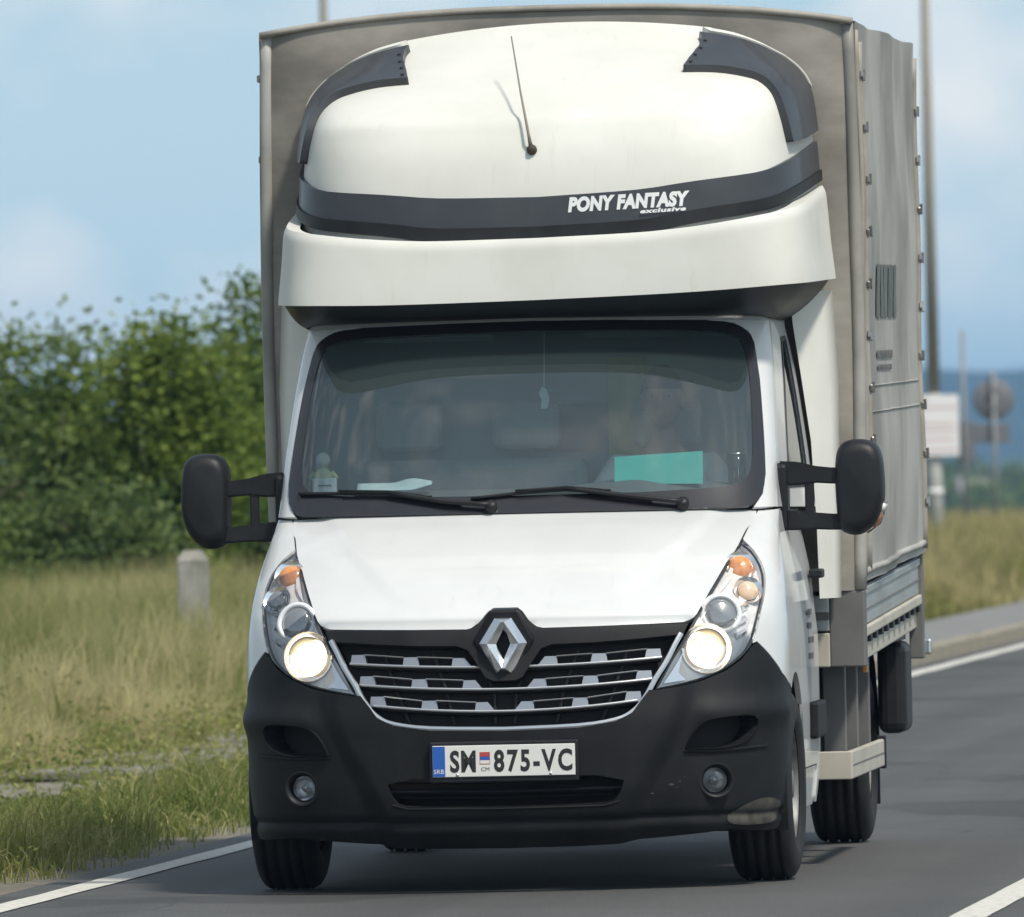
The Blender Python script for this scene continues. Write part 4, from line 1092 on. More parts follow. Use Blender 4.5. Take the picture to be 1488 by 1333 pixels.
# slanted black underside from the skirt down to the roof edge
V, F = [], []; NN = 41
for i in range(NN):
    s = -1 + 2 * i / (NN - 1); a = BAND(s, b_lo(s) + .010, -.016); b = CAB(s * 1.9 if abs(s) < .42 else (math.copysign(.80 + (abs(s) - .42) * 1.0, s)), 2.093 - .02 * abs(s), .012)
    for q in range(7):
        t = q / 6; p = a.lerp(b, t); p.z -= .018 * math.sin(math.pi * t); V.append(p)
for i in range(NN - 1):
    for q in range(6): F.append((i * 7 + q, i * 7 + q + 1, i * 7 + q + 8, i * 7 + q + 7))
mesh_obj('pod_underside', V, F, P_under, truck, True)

# dome
zs_ = []
z = 2.33
while z < 3.232: zs_.append(z); z += .03 if z < 2.8 else (.018 if z < 3.1 else .01)
zs_.append(3.232)
V, F, N = [], [], []
SN = 97
def dome_disp(s, z):
    return .010 * math.exp(-((z - 2.835 - .02 * abs(s)) / .03) ** 2) * (1 - sm(.4, .6, abs(s)))
for z in zs_:
    for i in range(SN):
        s = -1 + 2 * i / (SN - 1); s = math.copysign(abs(s) ** .9, s)
        V.append(DOME(s, z, dome_disp(s, z)))
for j in range(len(zs_) - 1):
    for i in range(SN - 1): F.append((j * SN + i, j * SN + i + 1, (j + 1) * SN + i + 1, (j + 1) * SN + i))
dome = mesh_obj('pod_dome', V, F, P_gel, truck, True)
st_lo = curve([(0, 2.386), (.226, 2.394), (.344, 2.425), (.511, 2.463), (.7, 2.525), (1, 2.588)])
st_hi = curve([(0, 2.549), (.226, 2.560), (.346, 2.581), (.515, 2.611), (.637, 2.655), (1, 2.736)])
stripe = panel('pod_stripe', DOME, band_poly(st_lo, st_hi), P_dark, truck, .016, .022, .016, ks=1.9)
s_lo2 = curve([(0, 2.438), (.226, 2.446), (.344, 2.473), (.511, 2.508), (.7, 2.566), (1, 2.628)])
panel('stripe_shade', DOME, band_poly(st_lo, s_lo2), P_black, stripe, .024, .022, .012, ks=1.9)  # black strip put in for the shadow along the stripe's lower edge
V2, F2 = text_verts('PONY FANTASY', .070, .16, .0042, 1.06)
def on_dome(V2, x0, w, zb, off):
    xm = min(v[0] for v in V2); xM = max(v[0] for v in V2); k = w / (xM - xm); out = []
    for a, b in V2:
        x = x0 + (a - xm) * k; lo, hi = 0.0, .9
        for _ in range(30):
            m = (lo + hi) / 2
            if DOME.raw(m, 2.5).x < x: lo = m
            else: hi = m
        out.append(DOME(lo, zb(x) + b, off))
    return out
mesh_obj('lettering', on_dome(V2, .158, .452, lambda x: 2.490 + .013 * (x - .15), .0185), F2, P_letter, stripe)
V2, F2 = text_verts('exclusive', .021, .18, .0010, 1.1)
mesh_obj('small_lettering', on_dome(V2, .428, .168, lambda x: 2.470 + .025 * (x - .42), .0255), F2, P_letter, stripe)
DEF = spl([(.340, 3.020), (.40, 3.023), (.445, 3.019), (.49, 3.006), (.538, 2.982), (.588, 2.918), (.625, 2.83), (.655, 2.722)], 3) + [(.80, 2.742), (.985, 2.775)] + spl([(.985, 2.80), (.985, 2.95), (.978, 3.05), (.955, 3.105), (.84, 3.143), (.66, 3.168), (.57, 3.176), (.452, 3.182)], 2) + [(.41, 3.14), (.378, 3.10), (.356, 3.06)]
for mi in (False, True):
    sg = -1 if mi else 1
    df = panel('wind_deflector', DOME, DEF, P_dark, truck, .030, .018, .034, mirror=mi, ks=1.9)
    panel('deflector_edge', DOME, [(.50, 3.186), (.57, 3.182), (.66, 3.173), (.84, 3.150), (.96, 3.114), (.982, 3.06), (.99, 2.95), (1.0, 2.95), (1.0, 3.08), (.985, 3.125), (.86, 3.166), (.66, 3.190), (.5, 3.199)], P_gel, df, .034, .02, .04, mirror=mi, ks=1.9)
    for s_, z_ in ((.350, 3.035), (.364, 3.070), (.385, 3.105), (.416, 3.142)):
        bowl('rivet', DOME, sg * (s_ + .008), z_, [(.007, .028), (.007, .034), (0, .036)], P_void, df, seg=8)
an = tube('antenna', [(.020, 1.385, 2.735), (.012, 1.375, 2.79), (-.022, 1.46, 2.95), (-.072, 1.68, 3.165)], [.009, .0055, .0038, .0025], mat('antenna_rod', (.22, .20, .16), .5), truck, 8)
bowl('antenna_foot', DOME, -.014, 2.728, [(.02, -.01), (.019, .012), (.012, .024), (0, .026)], mat('brown_rubber', (.06, .045, .032), .8), an, seg=14)
# side fairings from the cab to the box
for sg in (-1, 1):
    V = []; F = []
    lv = [(1.02, 1.005, 1.075), (1.30, 1.000, 1.078), (1.62, .985, 1.08), (1.85, .955, 1.082), (2.07, .925, 1.072), (2.19, .92, 1.066)]
    for z, xa, xb in lv:
        for q in range(4):
            t = q / 3; V.append((.018 + sg * (xa - .012 + (xb - xa) * t ** .8), 2.14 + .19 * t, z))
        V.append((.018 + sg * (xb - .06), 2.335, z))
    for j in range(len(lv) - 1):
        for q in range(4): F.append((j * 5 + q, j * 5 + q + 1, j * 5 + q + 6, j * 5 + q + 5))
    mesh_obj('side_fairing', V, F, P_gel, truck, True)
rbox('cab_back_wall', -.90, .90, 2.12, 2.16, .5, 2.12, P_liner, truck, bev=0)

# --- mirrors
for sg in (-1, 1):
    x0, x1 = 1.135, 1.318
    bm = bmesh.new()
    prof = [(x0 + .012, 1.283), (x0 + .005, 1.35), (x0, 1.46), (x0 + .004, 1.56), (x0 + .022, 1.603), (x0 + .06, 1.622), (x1 - .06, 1.620), (x1 - .022, 1.598), (x1 - .006, 1.55), (x1, 1.46), (x1 - .002, 1.385), (x1 - .03, 1.31), (x1 - .08, 1.268), (x1 - .12, 1.262)]
    cx, cz = sum(p[0] for p in prof) / len(prof), sum(p[1] for p in prof) / len(prof)
    V, F = [], []
    n = len(prof)
    pr = chaikin(prof, 2); n = len(pr)
    for k, y in ((.0, 1.235), (.70, 1.237), (.86, 1.245), (.95, 1.262), (1.0, 1.30), (1.0, 1.39), (.93, 1.402)):
        for a, b in pr: V.append((sg * (cx + (a - cx) * max(k, .01)), y, cz + (b - cz) * max(k, .01)))
    for j in range(6):
        for i in range(n): F.append((j * n + i, j * n + (i + 1) % n, (j + 1) * n + (i + 1) % n, (j + 1) * n + i))
    F.append(tuple(6 * n + i for i in range(n)))
    mr = mesh_obj('side_mirror', V, F, P_black, truck, True)
    b2 = bmesh.new(); b2.from_mesh(mr.data); bmesh.ops.recalc_face_normals(b2, faces=b2.faces); b2.to_mesh(mr.data); b2.free()
    mesh_obj('mirror_glass', [(sg * (cx + (a - cx) * .88), 1.404, cz + (b - cz) * .88) for a, b in pr], [tuple(range(n))], P_chrome, mr)
    # arms: two struts, a brace and a door foot
    for (za, zb, ha, hb) in ((1.500, 1.487, .092, .060), (1.325, 1.315, .076, .060)):
        pts = []
        P = [(.925, za, ha), (1.0, za - .002, ha * .95), (1.06, (za + zb) / 2, hb * 1.05), (1.13, zb, hb), (1.20, zb, hb)]
        V = []; F = []
        for x, z, h in P:
            for dy, dz in ((0, -h / 2), (.045, -h / 2), (.045, h / 2), (0, h / 2)): V.append((sg * x, 1.275 + dy, z + dz))
        for j in range(len(P) - 1):
            for k in range(4): F.append((j * 4 + k, j * 4 + (k + 1) % 4, (j + 1) * 4 + (k + 1) % 4, (j + 1) * 4 + k))
        F += [(0, 1, 2, 3), tuple(range(4 * len(P) - 1, 4 * len(P) - 5, -1))]
        ob = mesh_obj('mirror_arm', V, F, P_black, mr)
        b2 = bmesh.new(); b2.from_mesh(ob.data); bmesh.ops.recalc_face_normals(b2, faces=b2.faces); bmesh.ops.bevel(b2, geom=list(b2.edges), offset=.007, segments=2, affect='EDGES', clamp_overlap=True); b2.to_mesh(ob.data); b2.free()
    rbox('mirror_brace', sg * 1.040 - .017, sg * 1.040 + .017, 1.28, 1.315, 1.33, 1.49, P_black, mr, bev=.006)
    rbox('mirror_foot', sg * .93 - .03, sg * .93 + .03, 1.255, 1.40, 1.285, 1.535, P_black, mr, bev=.015)
    if sg < 0: continue
    strip_pts = [(sg * (x1 + .001), 1.33, 1.385), (sg * (x1 - .028), 1.33, 1.312), (sg * (x1 - .07), 1.33, 1.275)]
    V, F = tube_data(strip_pts, [.012, .014, .008], 8); lamp = mesh_obj('mirror_lamp', V, F, P_lens, mr, True)
    V, F = tube_data([(sg * (x1 - .014), 1.334, 1.345), (sg * (x1 - .045), 1.334, 1.293)], [.011, .010], 8); mesh_obj('mirror_indicator', V, F, P_amber, lamp, True)
    V, F = tube_data([(sg * (x1 - .002), 1.334, 1.38), (sg * (x1 - .014), 1.334, 1.348)], [.011, .011], 8); mesh_obj('mirror_lamp_white', V, F, P_pwhite, lamp, True)

# --- wipers
def wiper(blade, arm):
    V, F = tube_data([CAB(s, z, .014) for s, z in densify(blade, .04, False)], .0075, 6); w = mesh_obj('wiper', V, F, P_black, truck, True)
    V, F = tube_data([CAB(s, z, .030) for s, z in densify(blade[1:-1] if len(blade) > 4 else blade, .05, False)], .005, 6); mesh_obj('wiper_spine', V, F, P_black, w, True)
    V, F = tube_data([CAB(s, z, .026) for s, z in densify(arm, .05, False)], [.013] + [.010] * (len(densify(arm, .05, False)) - 1), 6); mesh_obj('wiper_arm', V, F, P_black, w, True)
    bowl('wiper_pivot', CAB, arm[0][0], arm[0][1], [(.024, .0), (.022, .03), (.01, .036), (0, .036)], P_black, w, seg=12)
wiper([(-.775, 1.456), (-.62, 1.454), (-.45, 1.448), (-.30, 1.425), (-.20, 1.405)], [(-.10, 1.392), (-.26, 1.408), (-.45, 1.446)])
wiper([(-.17, 1.424), (-.02, 1.440), (.15, 1.450), (.30, 1.434), (.44, 1.412)], [(.54, 1.388), (.40, 1.408), (.15, 1.447)])

# --- cargo body
BXC, BHW, BY0, BY1 = .035, 1.135, 2.36, 6.0
rise = lambda y: .022 * (y - BY0)            # the unladen tail sits high
def roof_z(x, y):
    u = (x - BXC) / BHW
    return 3.215 + .078 * (1 - abs(u) ** 2.6) + rise(y) * .2 - .010 * math.sin(math.pi * (y - BY0) / 1.82) ** 2
bulge = lambda y, z: .005 * math.sin(math.pi * min(max((z - 1.1) / 2.1, 0), 1)) - .006 * math.cos(2 * math.pi * (y - BY0) / 1.82) * sm(1.1, 1.4, z)
rr = random.Random(5)
# front sheet
def sheet(name, nu, nv, fn, material, parent, smooth=True):
    V = [fn(i / nu, j / nv) for j in range(nv + 1) for i in range(nu + 1)]
    F = [(j * (nu + 1) + i, j * (nu + 1) + i + 1, (j + 1) * (nu + 1) + i + 1, (j + 1) * (nu + 1) + i) for j in range(nv) for i in range(nu)]
    return mesh_obj(name, V, F, material, parent, smooth)
def wr(a, b, k): return .008 * math.sin(a * 1.7 + b * 2.9 + k) * math.sin(b * 4.1 - a * 1.3) + .004 * abs(math.sin(a * 3.3 - b * 2.2 + 2 * k)) + .006 * math.sin(a * 3.1 + k) * math.sin(b * 2.3 + 2 * k) + .003 * math.sin(a * 9 + b * 5 + k)
def f_front(u, v):
    x = BXC - BHW + 2 * BHW * u; zt = roof_z(x, BY0); z = 1.045 + (zt - 1.045) * v
    edge = 1 - (abs(2 * u - 1)) ** 14
    return (x, BY0 + .03 * (1 - edge) - (.012 + wr(x, z, 1)) * edge * (1 - v ** 12), z)
sheet('front_tarpaulin', 60, 60, f_front, P_tarpf, truck)
def f_side(sg):
    def f(u, v):
        y = BY0 + .02 + (BY1 - BY0 - .02) * u; z0 = 1.075 + rise(y); x_ = BXC + sg * BHW; zt = roof_z(x_, y) - .0
        z = z0 + (zt - z0) * v
        return (x_ + sg * (bulge(y, z) * (1 - v ** 10) + wr(y, z, 3) + .004), y, z)
    return f
tr = sheet('side_tarpaulin', 70, 50, f_side(1), P_tarp, truck); sheet('side_tarpaulin', 70, 50, f_side(-1), P_tarp, truck)
sheet('roof_tarpaulin', 40, 60, lambda u, v: (BXC - BHW + 2 * BHW * u, BY0 + .02 + (BY1 - BY0 - .02) * v, roof_z(BXC - BHW + 2 * BHW * u, BY0 + (BY1 - BY0) * v)), P_tarp, truck)
sheet('rear_tarpaulin', 20, 20, lambda u, v: (BXC - BHW + 2 * BHW * u, BY1 + .004 + wr(u * 2, v * 2, 5), 1.15 + (roof_z(BXC - BHW + 2 * BHW * u, BY1) - 1.15) * v), P_tarp, truck)
# hemmed edges, welded seams
sx = BXC + BHW
sp = f_side(1)
def side_at(y, z):
    u = (y - BY0 - .02) / (BY1 - BY0 - .02); z0 = 1.075 + rise(y); zt = roof_z(sx, y); return Vector(sp(u, (z - z0) / (zt - z0)))
def seam(name, pts, r, material):
    V, F = tube_data([side_at(y, z) + Vector((.002, 0, 0)) for y, z in pts], r, 6); mesh_obj(name, V, F, material, tr, True)
P_hem = mat('tarpaulin_hem', (0.36, 0.335, 0.295), 0.6, var=(0.24, 0.22, 0.19), scale=5)
seam('front_hem', [(2.62, 1.12 + 2.02 * k / 20) for k in range(21)], .016, P_hem)
seam('corner_hem', [(2.42, 1.10 + 2.08 * k / 20) for k in range(21)], .012, P_hem)
seam('rear_hem', [(5.93, 1.17 + 2.0 * k / 20) for k in range(21)], .017, P_hem)
seam('bottom_hem', [(2.42 + 3.5 * k / 20, 1.115 + rise(2.42 + 3.5 * k / 20)) for k in range(21)], .014, P_tarp)
for zz in (1.82, 1.72): seam('weld_seam', [(2.68 + 3.2 * k / 20, zz + rise(2.7 + 3.1 * k / 20) * .5) for k in range(21)], .0035, P_tarp)
V, F = tube_data([(BXC - BHW + 2 * BHW * k / 24, BY0 - .004, roof_z(BXC - BHW + 2 * BHW * k / 24, BY0) - .002) for k in range(25)], .013, 8); mesh_obj('roof_hem', V, F, P_hem, truck, True)
for sg in (-1, 1):
    V, F = tube_data([(BXC + sg * (BHW - .022 + .016 * math.sin(math.pi * k / 20)), BY0 + .028, 1.05 + 2.155 * k / 20) for k in range(21)], .026, 8); mesh_obj('corner_sleeve', V, F, P_tarp, truck, True)
# eyelets with turn buckles
M_eye = mat('buckle_metal', (0.16, 0.15, 0.14), 0.35, 0.8, var=(.4, .4, .4), scale=30)
em = bmesh.new(); bmesh.ops.create_cube(em, size=1.0)
for v in em.verts: v.co = Vector((v.co.x * .014, v.co.y * .04, v.co.z * .028))
bmesh.ops.bevel(em, geom=list(em.edges), offset=.004, segments=1, affect='EDGES')
r2 = bmesh.ops.create_cube(em, size=1.0)
for v in r2['verts']: v.co = Vector((v.co.x * .009 + .009, v.co.y * .014, v.co.z * .042))
eme = bpy.data.meshes.new('buckle'); em.to_mesh(eme); em.free(); eme.materials.append(M_eye)
for y, z0, zn in ((2.62, 1.42, 9), (5.93, 1.36, 9)):
    for k in range(zn):
        z = z0 + .199 * k
        o = bpy.data.objects.new('buckle', eme); o.location = side_at(y, z) + Vector((.014, 0, 0)); o.rotation_euler = (rr.uniform(-.3, .3), 0, rr.uniform(-.2, .2)); link(o, tr)
for k in range(6):
    z = 1.5 + .31 * k; o = bpy.data.objects.new('buckle', eme); o.location = (BXC - BHW - .012, BY0 + .05, z); link(o, truck)
# faded print on the side sheet: blocks of worn lettering
def decal(name, y0, y1, z0, z1, material, n):
    for k in range(n):
        a = y0 + (y1 - y0) * k / n; b = a + (y1 - y0) / n * .86
        V, F = [], []
        for j in range(5):
            for i in range(4):
                p = side_at(a + (b - a) * i / 3, z0 + (z1 - z0) * j / 4 + rise(a) * .4); V.append(p + Vector((.005, 0, 0)))
        for j in range(4):
            for i in range(3): F.append((j * 4 + i, j * 4 + i + 1, j * 4 + i + 5, j * 4 + i + 4))
        mesh_obj(name, V, F, material, tr)
decal('print_block', 3.25, 4.45, 2.085, 2.290, P_patch, 5)
decal('print_row', 3.2, 4.2, 1.925, 1.955, P_print, 7)
decal('print_row', 3.2, 4.15, 1.880, 1.900, P_print, 8)

# --- dropsides, deck, chassis
def side_bar(name, x0, x1, y0, y1, z0, z1, material, parent=truck, bev=.006):
    o = rbox(name, x0, x1, y0, y1, z0, z1, material, parent, bev=bev)
    for v in o.data.vertices: v.co.z += rise(v.co.y) * 1.0
    return o
for sg in (1, -1):
    X = lambda a: BXC + sg * a
    ds = side_bar('dropside', X(1.085), X(1.118), 2.52, 5.95, .905, 1.055, P_alu)
    side_bar('dropside_rib', X(1.110), X(1.126), 2.52, 5.95, 1.022, 1.052, P_alu, ds, .004)
    side_bar('dropside_rib', X(1.110), X(1.124), 2.52, 5.95, .962, .968, P_frame, ds, .002)
    side_bar('side_rave', X(1.085), X(1.130), 2.52, 5.97, .862, .902, P_beige)
    side_bar('deck_rail', X(1.02), X(1.105), 2.45, 5.97, .765, .838, P_beige)
    side_bar('shadow_gap', X(1.04), X(1.09), 2.5, 5.95, .836, .868, P_void)
    for k in range(10):
        yy = 2.75 + .34 * k
        h = side_bar('tie_hook', X(1.095), X(1.128), yy, yy + .10, .835, .862, P_black, truck, .005)
    rbox('corner_post', X(.995), X(1.13), 2.37, 2.50, .755, 1.045, P_frame, truck, bev=.006)
    rbox('front_bolster', X(.86), X(.995), 2.365, 2.42, .755, .885, P_beige, truck, bev=.005)
    rbox('front_board', X(.86), X(.995), 2.368, 2.42, .892, 1.03, P_alu, truck, bev=.005)
    rbox('front_board_rib', X(.86), X(.994), 2.358, 2.372, .935, .965, P_frame, truck, bev=.003)
    for zz in (.785, .845): lathe('bolt', [(2.352, 0), (2.352, .012), (2.366, .013)], P_black, truck, 'y', 10, (X(.93), 0, zz))
    rbox('rear_post', X(1.075), X(1.135), 5.955, 6.03, .72, 1.17, P_frame, truck, bev=.006)
    # side underrun guard
    g = rbox('side_guard', X(1.040), X(1.066), 2.46, 4.35, .325, .432, P_beige, truck, bev=.006)
    rbox('guard_return', X(.92), X(1.064), 2.43, 2.458, .325, .432, P_beige, g, bev=.004)
    rbox('guard_groove', X(1.062), X(1.0675), 2.48, 4.34, .375, .381, P_frame, g, bev=0)
    rbox('guard_end', X(1.035), X(1.072), 4.35, 4.39, .315, .445, P_black, g, bev=.004)
    for yy in (2.56, 3.25, 3.95): rbox('guard_hanger', X(.95), X(1.036), yy, yy + .06, .34, .80, P_frame, g, bev=.005)
    rbox('guard_plate', X(.83), X(.94), 2.52, 2.56, .43, .76, P_frame, g, bev=.005)
    rbox('marker_lamp', X(1.055), X(1.075), 3.3, 3.36, .715, .755, P_amber, truck, bev=.005)
    rbox('tool_box', X(.98), X(1.098), 5.32, 5.72, .43, .80, P_black, truck, bev=.04, seg=3)
    # rear mudguard over the wheel
    V, F = [], []
    for k in range(17):
        a = R(-8 + k * 196 / 16)
        for xx in (.74, 1.0): V.append((sg * xx, 5.2 + .43 * math.cos(a), .36 + .43 * math.sin(a)))
    for k in range(16): F.append((2 * k, 2 * k + 1, 2 * k + 3, 2 * k + 2))
    mesh_obj('mudguard', V, F, P_black, truck, True)
    rbox('mud_flap', sg * .74, sg * 1.0, 5.60, 5.612, .14, .42, P_black, truck, bev=.002)
rbox('rear_lamp', BXC + 1.10, BXC + 1.16, 6.03, 6.07, .735, .80, P_chrome, truck, bev=.01)
rbox('tailboard', BXC - 1.09, BXC + 1.09, 5.97, 6.0, .90, 1.15, P_alu, truck, bev=.004)
rbox('deck', BXC - 1.06, BXC + 1.06, 2.42, 5.96, .80, .86, P_frame, truck, bev=.004)
for sg in (-1, 1): rbox('chassis_rail', sg * .40 - .04, sg * .40 + .04, 1.2, 5.95, .46, .66, P_frame, truck, bev=.008)
rbox('fuel_tank', .48, .86, 2.7, 3.7, .34, .68, P_black, truck, bev=.05, seg=3)
rbox('battery_box', -.86, -.50, 2.6, 3.3, .38, .70, P_black, truck, bev=.02)
rbox('undertray', -.60, .60, .25, 2.1, .235, .40, P_black, truck, bev=.03)
rbox('cab_floor', -.93, .93, .55, 2.15, .50, .56, P_void, truck, bev=.0)
rbox('firewall', -.80, .80, .72, .76, .40, 1.20, P_void, truck, bev=0)
V, F = tube_data([(-.78, 5.2, .352), (.78, 5.2, .352)], .055, 10); axle = mesh_obj('rear_axle', V, F, P_frame, truck, True)
V, F = tube_data([(-.74, AX, .34), (.74, AX, .34)], .04, 8); mesh_obj('front_axle', V, F, P_frame, truck, True)
bm = bmesh.new(); bmesh.ops.create_uvsphere(bm, u_segments=16, v_segments=10, radius=.15)
for v in bm.verts: v.co += Vector((0, 5.2, .352))
bm_obj('differential', bm, P_frame, axle, True)

# --- wheels
def wheel(x, y, sg, steer=0.0):
    root = empty('wheel', (x, y, WR)); root.parent = truck; root.rotation_euler = (0, 0, steer)
    hw = .115; prof = []
    prof = [(-hw + .012, .212), (-hw - .004, .235), (-hw - .008, .27), (-hw + .002, .315), (-hw + .016, .338), (-hw + .03, .346)]
    for g0 in (-.066, -.022, .022, .066):
        prof += [(g0 - .008, WR - .001), (g0 - .006, WR - .010), (g0 + .006, WR - .010), (g0 + .008, WR - .001)]
    prof += [(hw - .03, .346), (hw - .016, .338), (hw - .002, .315), (hw + .008, .27), (hw + .004, .235), (hw - .012, .212)]
    ty = lathe('tyre', prof, P_rub, root, 'x', 64)
    o_ = sg
    rim = lathe('rim', [(o_ * .10, .214), (o_ * .085, .205), (o_ * .05, .195), (o_ * .06, .15), (o_ * .075, .10), (o_ * .075, .06), (o_ * .10, .05), (o_ * .10, 0)], P_steel, root, 'x', 40)
    lathe('barrel', [(-hw + .02, .21), (-.05, .19), (.05, .19), (hw - .02, .21)], P_steel, root, 'x', 40)
    for k in range(5):
        a = 2 * math.pi * k / 5; lathe('wheel_nut', [(o_ * .075, .012), (o_ * .094, .012), (o_ * .096, 0)], P_satin, rim, 'x', 8, (0, .08 * math.cos(a), .08 * math.sin(a)))
wheel(.882, AX, 1, R(-1.5)); wheel(-.882, AX, -1, R(-1.5)); wheel(.878, 5.2, 1); wheel(-.878, 5.2, -1)

# ------------------------------------------------------------------ cab interior
V, F = [], []
prof = [(.92, 1.365), (1.00, 1.425), (1.10, 1.455), (1.28, 1.465), (1.36, 1.44), (1.40, 1.36), (1.38, 1.15), (1.30, .80)]
for i in range(25):
    x = -.86 + 1.72 * i / 24; b = .10 * (x / .86) ** 2
    hood = .035 * math.exp(-((x - .43) / .22) ** 2)
    for y, z in prof: V.append((x, y + b * (1 if y < 1.2 else .3), z + (hood if 1.1 <= y <= 1.4 and z > 1.3 else 0)))
m_ = len(prof)
for i in range(24):
    for k in range(m_ - 1): F.append((i * m_ + k, (i + 1) * m_ + k, (i + 1) * m_ + k + 1, i * m_ + k + 1))
mesh_obj('dashboard', V, F, P_dash, truck, True)
for xx, ww in ((.46, .26), (-.30, .46)):
    st = rbox('seat', xx - ww, xx + ww, 1.50, 1.98, .82, .98, P_cloth, truck, bev=.05, seg=3)
    rbox('seat_back', xx - ww, xx + ww, 1.92, 2.06, .96, 1.58, P_cloth, st, bev=.05, seg=3)
    for hx_ in ([xx] if ww < .3 else [xx - .22, xx + .22]):
        rbox('headrest', hx_ - .13, hx_ + .13, 1.95, 2.06, 1.61, 1.80, P_cloth, st, bev=.04, seg=3)
    rbox('seat_box', xx - ww * .9, xx + ww * .9, 1.52, 1.98, .56, .82, P_dash, st, bev=.02)
# steering wheel
cw, ax_ = Vector((.46, 1.40, 1.335)), Vector((0, -.62, -.78)).normalized()
u_ = Vector((1, 0, 0)); v_ = ax_.cross(u_)
ring = [cw + (u_ * math.cos(2 * math.pi * k / 36) + v_ * math.sin(2 * math.pi * k / 36)) * .20 for k in range(37)]
V, F = tube_data(ring, .015, 8, False); swh = mesh_obj('steering_wheel', V, F, P_black, truck, True)
for a in (0, 2.2, 4.1):
    V, F = tube_data([cw, cw + (u_ * math.cos(a) + v_ * math.sin(a)) * .2], .014, 6); mesh_obj('spoke', V, F, P_black, swh, True)
V, F = tube_data([cw - ax_ * .03, cw + ax_ * .03], .06, 14); mesh_obj('hub', V, F, P_black, swh, True)
V, F = tube_data([cw, cw + Vector((0, -.25, -.30))], .03, 8); mesh_obj('column', V, F, P_dash, swh, True)
# sun visors and back-wall pocket
for xx in (.42, -.42): rbox('sun_visor', xx - .25, xx + .25, 1.66, 1.80, 2.035, 2.055, P_liner, truck, bev=.008, rot=Matrix.Rotation(R(-12), 3, 'X'))
rbox('wall_pocket', -.06, .24, 2.085, 2.118, 1.60, 1.78, P_dash, truck, bev=.01)

# ------------------------------------------------------------------ driver
def skin_mesh(nodes, edges, root, levels=2):
    me = bpy.data.meshes.new('tmp_skin'); me.from_pydata([n[0] for n in nodes], edges, []); ob = bpy.data.objects.new('tmp_skin', me); COL.objects.link(ob)
    md = ob.modifiers.new('skin', 'SKIN')
    for i, nn in enumerate(nodes):
        sv_ = me.skin_vertices[0].data[i]; r = nn[1]; sv_.radius = r if isinstance(r, tuple) else (r, r); sv_.use_root = (i == root)
    md.use_smooth_shade = True
    sb = ob.modifiers.new('sub', 'SUBSURF'); sb.levels = levels; sb.render_levels = levels
    dg = bpy.context.evaluated_depsgraph_get(); em_ = bpy.data.meshes.new_from_object(ob.evaluated_get(dg))
    V = [v.co.copy() for v in em_.vertices]; F = [tuple(p.vertices) for p in em_.polygons]
    bpy.data.objects.remove(ob); bpy.data.meshes.remove(me); bpy.data.meshes.remove(em_)
    return V, F
M_skin = mat('skin', (0.46, 0.29, 0.22), 0.55, var=(0.40, 0.24, 0.18), scale=12)
M_shirt = mat('pale_grey_shirt', (0.78, 0.79, 0.79), 0.9, var=(0.66, 0.67, 0.68), scale=9)
M_jean = mat('dark_trousers', (0.05, 0.06, 0.09), 0.9)
M_hair = mat('dark_hair', (0.045, 0.035, 0.03), 0.8)
M_eye2 = mat('eye_white', (0.5, 0.48, 0.46), 0.5); M_iris = mat('eye_dark', (0.03, 0.025, 0.02), 0.3)
px, py, pz = .46, 1.82, 1.03           # hip, truck space
H = lambda x, y, z: (px + x, py + y, pz + z)
grip = [cw + (u_ * math.cos(a) + v_ * math.sin(a)) * .2 for a in (R(-18), R(198))]
gr = grip if grip[0].x > grip[1].x else grip[::-1]
nodes = [(H(0, 0, .06), (.15, .12)), (H(0, -.01, .25), (.135, .10)), (H(0, -.02, .42), (.155, .105)), (H(0, -.01, .53), (.10, .08)), (H(0, -.02, .62), .052), (H(0, -.04, .67), .05)]
edges = [(0, 1), (1, 2), (2, 3), (3, 4), (4, 5)]
for sg, g in ((1, gr[0]), (-1, gr[1])):
    b = len(nodes)
    el = Vector(H(sg * .27, -.16, .26)); wrist = g + Vector((sg * .01, .07, .01))
    nodes += [(H(sg * .17, -.01, .49), .062), (tuple(Vector(H(sg * .225, -.05, .40))), .052), (tuple(el), .042), (tuple((el + wrist) / 2), .040), (tuple(wrist), .027)]
    edges += [(2, b), (b, b + 1), (b + 1, b + 2), (b + 2, b + 3), (b + 3, b + 4)]
    nodes += [(H(sg * .10, -.05, -.01), (.085, .08)), (H(sg * .14, -.26, .0), .075), (H(sg * .15, -.44, -.0), .06), (H(sg * .15, -.50, -.20), .05), (H(sg * .14, -.52, -.34), .04), (H(sg * .14, -.62, -.37), .035)]
    edges += [(0, b + 5), (b + 5, b + 6), (b + 6, b + 7), (b + 7, b + 8), (b + 8, b + 9), (b + 9, b + 10)]
BV, BF = skin_mesh(nodes, edges, 0)
bodyparts = [(BV, BF)]; matid = [0] * len(BF)
